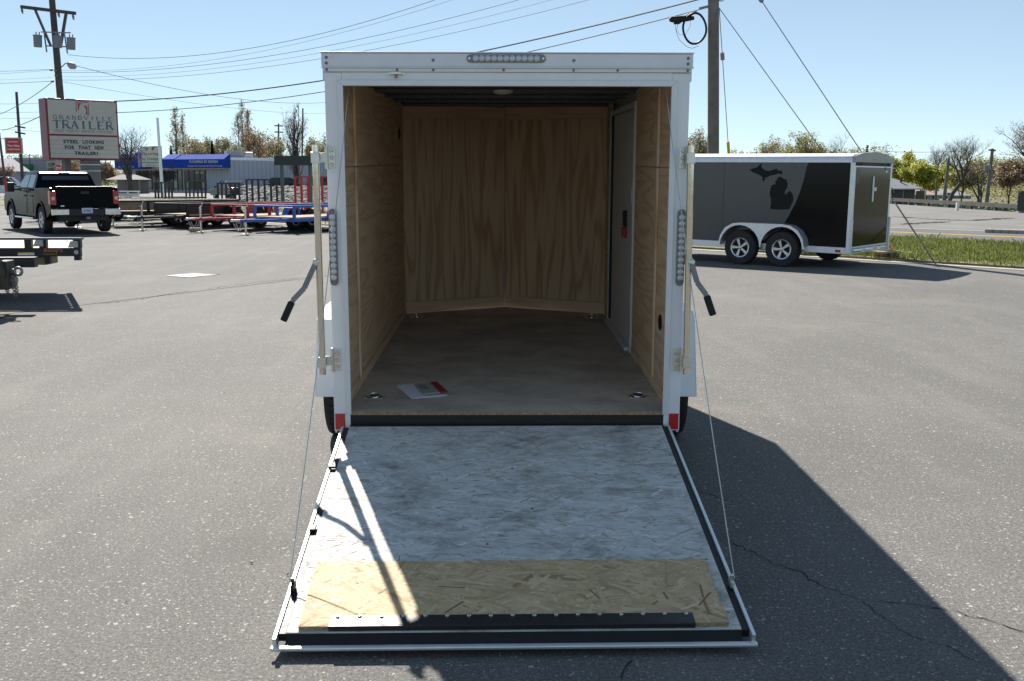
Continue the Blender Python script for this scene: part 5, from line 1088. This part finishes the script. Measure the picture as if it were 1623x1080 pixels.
shape('vent_pipe', M_['white_paint'], WH, lambda m: m.tube([Fw(11.2, -1.5, zr + .4), Fw(11.2, -1.5, zr + 1.5)], .16, 8)); shape('wall_lamp', M_['steel_dark'], WH, lambda m: fbox(m, Fw, 5.0, 5.4, 0, .3, zr - .5, zr - .2)); shape('wall_notice', C('notice_pink', (.5, .28, .28), .6), WH, lambda m: fbox(m, Fw, 2.6, 3.2, .06, .1, 1.2, 1.7))
# dark two-post sign seen from behind
q0 = at(435, 262, 60); q1 = at(500, 262, 60)
e = empty('billboard', 'dark blank sign board on two posts before the warehouse', 'sign', ((q0.x + q1.x) / 2, 60, 0)); bw = (q1.x - q0.x) / 2
boxo('board', C('board_dark', (.03, .04, .042), .6), e, (-bw, bw, -.06, .06, zz(263, 60), zz(248, 60)))
for x in (-bw + .42, bw - .38): boxo('post', C('post_green', (.10, .12, .105), .7), e, (x - .1, x + .1, .065, .24, 0, zz(247, 60)))
# riprap bank
m = MB()
for i in range(900):
    px_ = rng.uniform(385, 530); t = rng.random(); p_ = at(px_, 318, 63 + t * 4); z = .15 + t * 1.15; r_ = rng.uniform(.10, .24)
    M = Matrix.Translation((p_.x, p_.y, z - .25)) @ Matrix.Rotation(rng.uniform(0, 6), 4, 'Z') @ Matrix.Rotation(rng.uniform(-.5, .5), 4, 'X') @ Matrix.Diagonal((rng.uniform(.8, 1.5), 1, rng.uniform(.6, 1), 1))
    m.lathe([(r_ * .4, -r_ * .8), (r_, -r_ * .2), (r_ * .85, r_ * .4), (r_ * .3, r_ * .8)], 6, M)
tag(m.build('stone_bank', C('riprap', (.27, .255, .235), .9, var=.45, scale=1.2), fix=False), 'bank of loose grey stones below the warehouse', 'stones', kind='stuff')
# red hardware sign
p0 = at(14, 247, 75); e = empty('hardware_sign', 'red hardware store sign with white lettering on a red based pole', 'sign', (at(11, 300, 75).x, 75, 0), R(12)); ox = e.location.x
z0, z1 = zz(245.5, 75), zz(220, 75); w0 = .12; w1 = w0 + 1.22
boxo('cabinet', C('cab_cream', (.42, .42, .36), .5), e, (w0, w1, -.15, .15, z0, z1)); boxo('face', C('hw_red', (.48, .03, .05), .45), e, (w0 + .09, w1 - .06, -.165, -.151, z0 + .08, z1 - .08))
for tx, f, w_, h_ in (('EQUIPMENT', .73, .75, .12), ('True Value', .5, .85, .17), ('HARDWARE', .27, .9, .12)): text('lettering', tx, w_, h_, M_['white_paint'], e, Matrix.Translation(((w0 + w1) / 2, -.168, z0 + (z1 - z0) * f)) @ FXZ, bold=.02, shear=.3 if 'True' in tx else 0)
shape('post', C('post_plum', (.10, .05, .07), .6), e, lambda m: m.tube([(-.1, 0, 1.6), (-.27, 0, zz(212, 75))], .09, 8)); shape('post_base', C('post_red', (.42, .03, .03), .5), e, lambda m: m.tube([(0, 0, 0), (-.1, 0, 1.6)], [.12, .1], 8)); shape('post_arm', M_['steel_dark'], e, lambda m: m.bar((-.2, 0, z1 - .1), (w0, 0, z1 - .1), .05, .05))
# green awning store and neighbours
G0, G1 = at(26, 300, 150), at(90, 300, 150)
e = empty('corner_store', 'grey block store with a green awning and a cream sign panel', 'building', (G0.x, 150, 0)); gw = G1.x - G0.x
zt = zz(255.5, 150)
boxo('wall', C('store_grey', (.27, .28, .32), .7), e, (0, gw, .0, 10, 0, zt)); boxo('parapet', C('parapet_tan', (.36, .33, .30), .7), e, (-.05, gw + .05, -.12, 10, zt + .005, zt + .35))
shape('awning', C('awning_green', (.01, .20, .075), .6), e, lambda m: m.prism([(-.005, zz(284, 150)), (-1.6, zz(284, 150)), (-1.6, zz(268, 150)), (-.2, zz(262, 150)), (-.005, zz(262, 150))], lambda y, z: (-.5, y, z), lambda y, z: (2.75, y, z)))
text('lettering', 'DOLLAR', 1.5, .5, wh, e, Matrix.Translation((.7, -1.61, zz(277, 150))) @ FXZ, bold=.02); text('lettering', 'TREE', 1.0, .4, wh, e, Matrix.Translation((2.1, -1.61, zz(277, 150))) @ FXZ, bold=.02)
sx = at(69, 260, 149).x - G0.x; boxo('sign_panel', C('panel_cream', (.40, .37, .30), .6), e, (sx, sx + 1.75, -.2, -.005, zz(276, 150), zz(256.5, 150)))
for k, tx in enumerate(('COIN', 'WORLD')): text('lettering', tx, (1.0, 1.25)[k], .55, dkf, e, Matrix.Translation((sx + .85, -.21, zz(262.5 + 7.5 * k, 150))) @ FXZ @ Matrix.Rotation(R(12), 4, 'Z'), bold=.05)
for x in (.1, 1.0, 1.9): boxo('window', glz, e, (x, x + .75, -.04, -.005, .4, 2.0))
hx = at(-10, 300, 140); e = empty('grey_house', 'grey gabled house beyond the street at the red based pole', 'house', (hx.x, 140, 0))
boxo('wall', C('house_grey', (.33, .33, .38), .7), e, (-2.5, 1.7, 0, 7, 0, 2.6)); shape('roof', C('roof_grey', (.20, .20, .23), .8), e, lambda m: m.prism([(-2.9, 2.55), (2.1, 2.55), (-.4, 4.4)], lambda x, z: (x, -.3, z), lambda x, z: (x, 7.3, z)))
for x in (-1.9, -.8, .4): boxo('window', glz, e, (x, x + .7, -.03, -.005, 1, 2.0))
# shelter
sx0, sx1 = at(166, 300, 105), at(222, 300, 105); e = empty('open_shelter', 'small open shelter with a pale hipped roof behind the bare tree', 'building', ((sx0.x + sx1.x) / 2, 107, 0)); sw = (sx1.x - sx0.x) / 2; zl, zh = zz(286, 105), zz(278, 105)
shape('roof', C('shelter_roof', (.17, .165, .165), .8, spec=.2), e, lambda m: m.add([(-sw, -1.8, zl), (sw, -1.8, zl), (sw, 1.8, zl), (-sw, 1.8, zl), (-sw * .4, 0, zh), (sw * .4, 0, zh)], [(0, 1, 5, 4), (1, 2, 5), (2, 3, 4, 5), (3, 0, 4), (0, 3, 2, 1)]))
for x in (-sw + .2, -.6, .6, sw - .2): boxo('post', C('shelter_post', (.25, .23, .21), .7), e, (x - .07, x + .07, -1.6, -1.46, 0, zl))
boxo('back_wall', C('shelter_wall', (.26, .24, .24), .7), e, (-sw + .2, sw - .2, 1.4, 1.5, 0, zl))
# stop sign
q = at(93, 264, 95); e = empty('stop_sign', 'red stop sign seen above the cab of the black pickup', 'sign', (q.x, 95, 0)); r_ = .40
def octo(rr): return [(rr * math.cos(R(22.5 + 45 * k)), q.z - .15 + rr * math.sin(R(22.5 + 45 * k))) for k in range(8)]
shape('plate_back', M_['white_paint'], e, lambda m: m.prism(octo(r_), lambda x, z: (x, -.03, z), lambda x, z: (x, -.01, z))); shape('plate', C('hw_red', (0, 0, 0)), e, lambda m: m.prism(octo(r_ * .93), lambda x, z: (x, -.034, z), lambda x, z: (x, -.0305, z)))
text('lettering', 'STOP', .52, .24, M_['white_paint'], e, Matrix.Translation((0, -.036, q.z - .17)) @ FXZ, bold=.03); shape('post', M_['steel_dark'], e, lambda m: m.tube([(0, 0, 0), (0, 0, q.z + .2)], .035, 6))
# houses across the road on the lower ground
def house(label, px0, px1, Y, ye, yt, zb, cw, cr, over=.5, deep=9):
    a_, b_ = at(px0, 300, Y), at(px1, 300, Y); e = empty('house', label, 'house', ((a_.x + b_.x) / 2, Y, zb)); h = (b_.x - a_.x) / 2; ze, zt = zz(ye, Y) - zb, zz(yt, Y) - zb
    boxo('wall', cw, e, (-h, h, 0, deep, -.3, ze)); 
    shape('roof', cr, e, lambda m: m.add([(-h - over, -over, ze), (h + over, -over, ze), (h + over, deep + over, ze), (-h - over, deep + over, ze), (-h + deep * .35, deep / 2, zt), (h - deep * .35, deep / 2, zt)], [(0, 1, 5, 4), (1, 2, 5), (2, 3, 4, 5), (3, 0, 4), (0, 3, 2, 1)])); 
    boxo('fascia', C('trim_grey', (.36, .38, .42), .6), e, (-h - over, h + over, -over - .02, -over + .1, ze - .18, ze - .004)); return e, h, ze
e, h, ze = house('slate grey bungalow with a hipped roof across the road', 1385, 1451, 150, 298, 277, -2.4, C('bungalow_wall', (.085, .09, .10), .7), C('bungalow_roof', (.17, .18, .20), .85), .9)
for k, (x, c) in enumerate(((.6, 'door_slate'), (2.3, 'door_slate'), (-1.2, 'door_slate'), (4.0, 'brown_panel'))):
    boxo('window', C(c, (.06, .075, .095) if 'slate' in c else (.10, .09, .075), .4), e, (x - .75, x + .6, -.05, -.002, -.1, ze - .35)); boxo('post', C('trim_pale', (.33, .36, .38), .6), e, (x + .65, x + .8, -.08, -.002, -.1, ze - .2))
for x in (-1, 1.5): shape('roof_vent', M_['black_matte'], e, lambda m: m.box(x - .12, x + .12, 1.5, 1.7, ze + .6, ze + 1.7))
e, h, ze = house('pale blue house with a brown roof behind the slate bungalow', 1447, 1490, 185, 308, 297, -2.6, C('pale_blue_wall', (.36, .43, .46), .7), C('brown_roof', (.28, .21, .17), .85), .4)
boxo('window', glz, e, (-.3, .2, -.04, -.002, .6, 1.4)); boxo('window', glz, e, (1.2, 2.0, -.04, -.002, .6, 1.4))
e, h, ze = house('far grey roofed house behind the leaning bare tree', 1478, 1540, 215, 309, 299, -2.6, C('far_wall', (.30, .30, .30), .7), C('far_roof', (.22, .22, .23), .85), .4)
boxo('window', glz, e, (-1, 0, -.04, -.002, .6, 1.4))
# low rail at the end of the far lot and a black skip
rl = empty('guard_rail', 'low dark timber rail along the far edge of the lot', 'railing', (27.1, 50, 0))
shape('rail', M_['pole_dark'], rl, lambda m: m.bar((0, -14, .28), (.1, 40, .28), .08, .22)); 
for y in range(-14, 40, 3): boxo('post', M_['pole_dark'], rl, (.0, .16, y, y + .16, -.1, .42))
q = gr(1632, 338); e = empty('skip_bin', 'black steel rubbish skip at the edge of the far lot', 'skip', (q.x + .5, q.y, 0), R(20)); boxo('bin', M_['black_matte'], e, (-.9, .9, -.6, .6, .1, 1.05), bevel=.03); boxo('lid', M_['black_rubber'], e, (-.93, .93, -.63, .63, 1.06, 1.12), bevel=.02)
for x in (-.7, .7): boxo('runner', M_['steel_dark'], e, (x - .06, x + .06, -.6, .6, 0, .095))
q = gr(1517, 334); e = tag(boxo('marker_post', M_['white_paint'], None, (-.07, .07, -.07, .07, 0, .42), bevel=.02), 'short white marker post at the far edge of the lot', 'post'); e.location = (q.x, q.y, 0)

# ================================================================== trees
def tree(name, label, px, Y, zb, top, width, kind, leaf=None, leaves=0, seed=1, bark='bark', trunk_lean=(0, 0), trunk_h=.25, r0=None, lsize=.16, depth=4, up=.35, nb=(4, 6), cat='tree', group='trees around the lot', nstem=1):
    """px: trunk pixel column; top: pixel row of the crown's top; width: crown width in pixels"""
    g_ = random.Random(seed); b_ = at(px, 300, Y); base = Vector((b_.x, Y, zb)); H = zz(top, Y) - zb; Wd = width / FPX * (Y + 5) / 2
    e_ = empty(name, label, cat, base, 0, group); tm, cm = MB(), MB(); r0 = r0 or H * .018; lf = []; rn = []
    col_ = kind == 'column'
    def grow(p, d, L, r_, lev):
        n_ = 4 if lev < 2 else 3; pts = [p]; dd = d.copy()
        for k in range(n_):
            dd = (dd + Vector((g_.gauss(0, 1), g_.gauss(0, 1), g_.gauss(0, .7))) * (.10 + .05 * lev) + Vector((0, 0, up * (.18 if not col_ else .3)))).normalized(); pts.append(pts[-1] + dd * L / n_)
        # stay inside the crown
        for q in pts:
            cx_, cy_ = trunk_lean[0] * 1.3, trunk_lean[1] * 1.3; rr = math.hypot(q.x - cx_, q.y - cy_); hz_ = min(1, max(0, q.z / H)); lim = Wd * (.45 + .6 * math.sin(math.pi * min(1, .12 + .8 * hz_)))
            if rr > lim: k_ = (lim + (rr - lim) * .25) / rr; q.x = cx_ + (q.x - cx_) * k_; q.y = cy_ + (q.y - cy_) * k_
            if q.z > H * .97: q.z = H * .97 + (q.z - H * .97) * .15
        radii = [max(.0045, r_ * (1 - .6 * k / n_)) for k in range(n_ + 1)]
        (tm if lev < 2 else cm).tube(pts, radii, 6 if lev < 2 else 3, cap=False)
        if lev >= depth:
            lf.extend(pts[1:]); return
        cnt = g_.randint(*nb) - (1 if lev < 3 else 0)
        for k in range(cnt):
            t = g_.uniform(.35 if lev else .15, 1.0) * n_; i = min(n_ - 1, int(t)); q = pts[i].lerp(pts[i + 1], t - i); az = g_.uniform(0, 6.283)
            el = g_.uniform(.25, .75) if not col_ else g_.uniform(1.05, 1.4)
            side = Vector((math.cos(az), math.sin(az), 0)); nd = (dd * (.55 if not col_ else .8) + side * math.cos(el) * (1 if not col_ else .55) + Vector((0, 0, math.sin(el) * .6))).normalized()
            grow(q, nd, L * g_.uniform(.5, .78), max(.0045, radii[i] * .55), lev + 1)
        if lev: grow(pts[-1], dd, L * .6, radii[-1], lev + 1)
    ht = H * trunk_h; tp = [Vector((0, 0, -.3)), Vector((trunk_lean[0] * .4, trunk_lean[1] * .4, ht * .5)), Vector((trunk_lean[0], trunk_lean[1], ht))]
    if col_:
        for st in range(nstem):
            az0 = 2 * math.pi * st / nstem; sx_ = Wd * .25 * (nstem > 1); Hs = H * (1 if st == 0 else g_.uniform(.8, .97))
            lead = [Vector((sx_ * math.cos(az0) * t + g_.gauss(0, .04) * Wd, sx_ * math.sin(az0) * t, Hs * t)) for t in [k / 10 for k in range(11)]]
            tm.tube(lead, [max(.012, r0 * (1 - .92 * k / 10) / (1 if nstem == 1 else 1.4)) for k in range(11)], 6, cap=False)
            for k in range(46 // nstem + 12):
                t = g_.uniform(.10, .97); i = min(9, int(t * 10)); q = lead[i].lerp(lead[i + 1], t * 10 - i); az = g_.uniform(0, 6.283)
                wl = Wd * (1.0 if t < .45 else max(.12, (1 - t) / .55)) * (.6 + .4 * min(1, t / .3)) * g_.uniform(.6, 1.1)
                d = Vector((math.cos(az), math.sin(az), g_.uniform(1.6, 2.8))).normalized(); L = wl / math.hypot(d.x, d.y) * .85
                pts = [q, q + d * L * .5 + Vector((0, 0, L * .03)), q + d * L * .85 + Vector((0, 0, L * .1)), q + d * L * .95 + Vector((0, 0, L * .25))]
                cm.tube(pts, [.035, .024, .014, .006], 3, cap=False); lf.extend(pts[1:])
                for _ in range(7):
                    u = g_.uniform(.2, 1); w0_ = q + d * L * u; d2 = (d + Vector((g_.gauss(0, .5), g_.gauss(0, .5), g_.uniform(0, .5)))).normalized(); e2 = w0_ + d2 * L * g_.uniform(.15, .35); cm.tube([w0_, e2], [.016, .005], 3, cap=False); lf.append(e2)
    else:
        tm.tube(tp, [r0 * 1.25, r0, r0 * .82], 8, cap=False)
        d0 = (tp[2] - tp[1]).normalized(); nmain = 4 if kind != 'spread' else 5
        for k in range(nmain):
            az = 2 * math.pi * k / nmain + g_.uniform(-.4, .4); sp = .62 if kind != 'spread' else .8
            if k == 0: sp *= .25
            d = (Vector((math.cos(az) * sp, math.sin(az) * sp, 1)) + d0 * .4).normalized(); grow(tp[2] - d0 * ht * .08 * k, d, (H - ht) * g_.uniform(.38, .5), r0 * .62, 1)
    if leaf:
        c0 = len(cm.f); cm.mi = 1
        pool = lf or [Vector((0, 0, H))]
        lsize *= .72
        for i in range(int(leaves * 1.9)):
            q = g_.choice(pool) + Vector((g_.gauss(0, 1), g_.gauss(0, 1), g_.gauss(0, 1))) * lsize * 1.6
            a_ = Vector((g_.gauss(0, 1), g_.gauss(0, 1), g_.gauss(0, 1))).normalized(); b2 = a_.orthogonal().normalized(); s_ = lsize * g_.uniform(.5, 1.2)
            cm.add([q - a_ * s_, q + b2 * s_ * .55, q + a_ * s_, q - b2 * s_ * .55], [(0, 1, 2, 3)])
    tm.build('trunk', M_[bark], e_, fix=False, smooth=60)
    o = cm.build('crown', [M_[bark], M_[leaf or 'leaf_olive']], e_, fix=False)
    o.data.attributes.new('rnd', 'FLOAT', 'FACE').data.foreach_set('value', [g_.random() for _ in range(len(cm.f))])
    return e_
def conifer(label, px, Y, zb, top, width, seed):
    g_ = random.Random(seed); b_ = at(px, 300, Y); H = zz(top, Y) - zb; Wd = width / FPX * (Y + 5) / 2; e_ = empty('spruce_tree', label, 'tree', (b_.x, Y, zb), 0, 'trees around the lot')
    shape('trunk', M_['bark'], e_, lambda m: m.tube([(0, 0, -.2), (0, 0, H * .97)], [H * .018, .02], 6)); m = MB()
    for i in range(int(620)):
        t = g_.random() ** .7; z = H * (.12 + .88 * t); rr = Wd * (1 - t) * g_.uniform(.55, 1.05) + .1; az = g_.uniform(0, 6.283); p = Vector((0, 0, z)); q = Vector((rr * math.cos(az), rr * math.sin(az), z - rr * .35)); s_ = (q - p).cross(Vector((0, 0, 1))).normalized() * (.16 + .25 * rr)
        m.add([p, p.lerp(q, .6) + s_, q, p.lerp(q, .6) - s_], [(0, 1, 2, 3)])
    o = m.build('crown', M_['needle'], e_, fix=False); o.data.attributes.new('rnd', 'FLOAT', 'FACE').data.foreach_set('value', [g_.random() for _ in range(len(m.f))])
T_ = tree
# left of the trailer
T_('bare_tree', 'bare spreading tree in front of the blue awning shop', 207, 92, 0, 178, 105, 'spread', seed=3, r0=.24, nb=(4, 6), trunk_h=.22, up=.3)
T_('poplar_tree', 'slender budding poplar standing behind the cream roof sign', 283, 165, 0, 172, 24, 'column', 'leaf_pale', 700, 5, trunk_h=.12, lsize=.2)
T_('poplar_tree', 'shorter slender poplar, right of the one behind the roof sign', 294, 168, 0, 181, 16, 'column', 'leaf_pale', 500, 6, trunk_h=.12, lsize=.2)
T_('poplar_tree', 'tallest narrow poplar above the grey warehouse roof', 385, 170, 0, 161, 34, 'column', 'leaf_pale', 900, 8, lsize=.18, nstem=2)
T_('poplar_tree', 'small narrow poplar beside the tallest one above the warehouse', 397, 172, 0, 174, 18, 'column', 'leaf_pink', 700, 9, trunk_h=.1, lsize=.2)
T_('budding_tree', 'pale budding tree behind the roof fan of the warehouse', 366, 150, 0, 207, 44, 'round', 'leaf_pale', 1700, 10, lsize=.22, depth=3)
T_('budding_tree', 'brown budding tree between the poplars and the small distant pole', 408, 152, 0, 193, 42, 'round', 'leaf_rust', 1300, 11, lsize=.22, depth=3)
T_('budding_tree', 'pale olive budding tree behind the small distant pole', 428, 158, 0, 203, 50, 'round', 'leaf_pale', 2200, 12, lsize=.22, depth=3)
T_('budding_tree', 'pale budding tree behind the blue awning, beside the roof sign', 312, 150, 0, 205, 48, 'round', 'leaf_pale', 1500, 13, lsize=.22, depth=3)
T_('budding_tree', 'yellowish tree behind the blue awning, around the spruce', 334, 155, 0, 220, 60, 'round', 'leaf_pale', 2200, 14, lsize=.22, depth=3)
conifer('dark spruce behind the blue awning of the shop', 339, 148, 0, 224, 26, 15); conifer('dark spruce half hidden by the cream roof sign', 274, 148, 0, 232, 20, 16)
T_('bare_tree', 'large upright bare tree with many stems above the dark sign board', 471, 112, 0, 163, 50, 'column', 'leaf_pink', 700, 17, r0=.26, lsize=.12, nstem=4)
T_('budding_tree', 'pale budding tree partly hidden by the edge of the open trailer', 512, 150, 0, 205, 40, 'round', 'leaf_pale', 2000, 18, lsize=.22, depth=3)
T_('shrub', 'rust coloured shrub filling the space below the tall sign', 112, 118, 0, 254, 50, 'round', 'leaf_rust', 2600, 19, lsize=.2, depth=3, cat='shrub', group='shrubs'); T_('shrub', 'rust coloured shrub beside the small open shelter', 168, 121, 0, 256, 44, 'round', 'leaf_rust', 2200, 20, lsize=.2, depth=3, cat='shrub', group='shrubs')
T_('bare_tree', 'dark bare tree standing between the tall sign and the shelter', 160, 98, 0, 246, 42, 'round', seed=21, r0=.16)
T_('bare_tree', 'faint bare tree behind the green awning store', 42, 185, 0, 232, 50, 'spread', seed=22, bark='bark_grey', depth=3); T_('bare_tree', 'faint bare tree behind the red hardware sign', 12, 185, 0, 246, 50, 'spread', 'leaf_pink', 600, 23, bark='bark_grey', depth=3)
T_('budding_tree', 'pinkish budding tree at the grey gabled house', 2, 128, 0, 262, 40, 'round', 'leaf_pink', 1500, 24, lsize=.2, depth=3)
# right of the trailer
T_('budding_tree', 'pale round tree between the open trailer and the weathered pole', 1103, 150, -2, 191, 46, 'round', 'leaf_pale', 3200, 30, lsize=.24, depth=3)
T_('budding_tree', 'low olive tree right of the weathered pole', 1190, 135, -2, 216, 60, 'round', 'leaf_olive', 3000, 31, lsize=.22, depth=3)
T_('bare_tree', 'grey bare tree between two olive trees above the black trailer', 1238, 125, -2, 200, 56, 'round', 'leaf_pale', 500, 32, bark='bark_grey')
T_('budding_tree', 'yellow olive tree crossed by a guy wire above the black trailer', 1275, 112, -2, 197, 72, 'round', 'leaf_olive', 5200, 33, lsize=.17)
T_('bare_tree', 'bare tree with forked dark limbs above the black trailer roof', 1317, 118, -2, 193, 66, 'spread', seed=34, r0=.2, bark='bark_grey', nb=(4, 6)); T_('bare_tree', 'small leaning bare tree near the rear corner of the black trailer', 1345, 120, -2, 212, 36, 'round', seed=35, bark='bark_grey', trunk_lean=(.8, 0))
T_('bare_tree', 'faint bare tree tops above the rear door of the black trailer', 1392, 170, -2.4, 222, 40, 'round', 'leaf_pale', 300, 36, bark='bark_grey'); conifer('small dark spruce tip above the black trailer', 1371, 140, -2, 229, 22, 37)
T_('leafy_tree', 'tall yellow green tree behind the slate bungalow', 1433, 172, -2.4, 238, 52, 'round', 'leaf_yellow', 6000, 40, lsize=.3, depth=3); T_('leafy_tree', 'broad yellow green tree overhanging the bungalow roof', 1462, 165, -2.4, 246, 66, 'round', 'leaf_yellow', 7000, 41, lsize=.3, depth=3); T_('leafy_tree', 'low yellow green tree behind the pale blue house', 1476, 195, -2.5, 270, 60, 'round', 'leaf_yellow', 4200, 42, lsize=.3, depth=3)
T_('bare_tree', 'umbrella shaped bare tree above the yellow green trees', 1484, 180, -2.4, 218, 46, 'spread', seed=43, trunk_h=.5, bark='bark_grey', nb=(5, 7))
T_('bare_tree', 'large bare tree with a dark leaning forked trunk', 1500, 78, -.6, 203, 112, 'round', 'leaf_pale', 900, 44, lsize=.06, trunk_lean=(1.3, 0), trunk_h=.36, r0=.17, nb=(5, 7), up=.8)
T_('bare_tree', 'dark thin bare tree beside the pole with a transformer', 1552, 80, -.8, 240, 64, 'round', 'leaf_pale', 500, 45, lsize=.07, r0=.13, trunk_h=.2)
T_('budding_tree', 'olive brown thicket tree behind the leaning forked tree', 1525, 100, -1.4, 250, 80, 'round', 'leaf_olive', 3200, 46, lsize=.18); T_('budding_tree', 'brownish tree filling the gap left of the transformer pole', 1556, 105, -1.4, 240, 70, 'round', 'leaf_olive', 2600, 47, lsize=.18)
T_('budding_tree', 'rust brown leafy tree beside the black skip', 1600, 84, -.8, 248, 90, 'round', 'leaf_rust', 6500, 48, lsize=.16); T_('budding_tree', 'broad rust brown tree right of the transformer pole', 1636, 92, -1, 240, 100, 'round', 'leaf_rust', 6500, 49, lsize=.16)
T_('bare_tree', 'tall pinkish budding tree rising above the rust brown trees', 1638, 88, -1, 160, 130, 'spread', 'leaf_pink', 1800, 50, lsize=.09, r0=.25, trunk_h=.35, nb=(5, 7))
T_('leafy_tree', 'yellow green tree between the bungalow roof and the umbrella shaped tree', 1500, 190, -2.4, 252, 60, 'round', 'leaf_yellow', 5200, 51, lsize=.28, depth=3)
T_('leafy_tree', 'yellow green tree just clear of the rear door of the black trailer', 1418, 180, -2.4, 250, 44, 'round', 'leaf_yellow', 4200, 52, lsize=.28, depth=3)
T_('budding_tree', 'olive tree top between the weathered pole and the guy wires', 1222, 140, -2, 214, 60, 'round', 'leaf_olive', 3600, 53, lsize=.22, depth=3)
T_('budding_tree', 'olive tree top right of the forked bare tree', 1332, 142, -2, 220, 52, 'round', 'leaf_olive', 3000, 54, lsize=.22, depth=3)
# far woodland that closes the view
def wood(name, label, x0, x1, Y, zb, h, n, leaf, seed, ls=(.12, .3)):
    g_ = random.Random(seed); m = MB(); rn = []
    for i in range(n):
        x = g_.uniform(x0, x1); y = Y + g_.uniform(0, 25); hh_ = h * (.65 + .35 * math.sin(x * .11 + 1.3 * math.sin(x * .05))) ; z = zb + hh_ * g_.random() ** .8; q = Vector((x, y, z)); a_ = Vector((g_.gauss(0, 1), g_.gauss(0, 1), g_.gauss(0, 1))).normalized(); b2 = a_.orthogonal().normalized(); s_ = g_.uniform(*ls)
        m.add([q - a_ * s_, q + b2 * s_ * .6, q + a_ * s_, q - b2 * s_ * .6], [(0, 1, 2, 3)])
    o = m.build(name, M_[leaf], fix=False); o.data.attributes.new('rnd', 'FLOAT', 'FACE').data.foreach_set('value', [g_.random() for _ in range(len(m.f))]); tag(o, label, 'trees', kind='stuff')
wood('far_woodland', 'far off brown and olive woodland beyond the houses', 30, 190, 240, -2.6, 10, 60000, 'leaf_olive', 60)
wood('far_woodland', 'far off pale trees closing the street on the side of the shops', -170, -5, 230, 0, 7, 45000, 'leaf_pale', 61)
wood('woodland', 'brown and olive thicket behind the leaning bare tree and the poles', 66, 110, 118, -2.4, 7.2, 60000, 'leaf_olive', 63, (.06, .17))
wood('woodland', 'rust brown thicket beyond the pole with a transformer', 70, 110, 112, -2.4, 5.8, 36000, 'leaf_rust', 64, (.06, .16))
wood('woodland', 'olive and yellow green tree tops behind the roof of the black trailer', 30, 56, 140, -2.4, 12.0, 30000, 'leaf_olive', 65, (.07, .2))
wood('hedge', 'dark low hedge along the far lot below the bare trees', 27.6, 34, 44, -.5, 1.0, 9000, 'needle', 62)
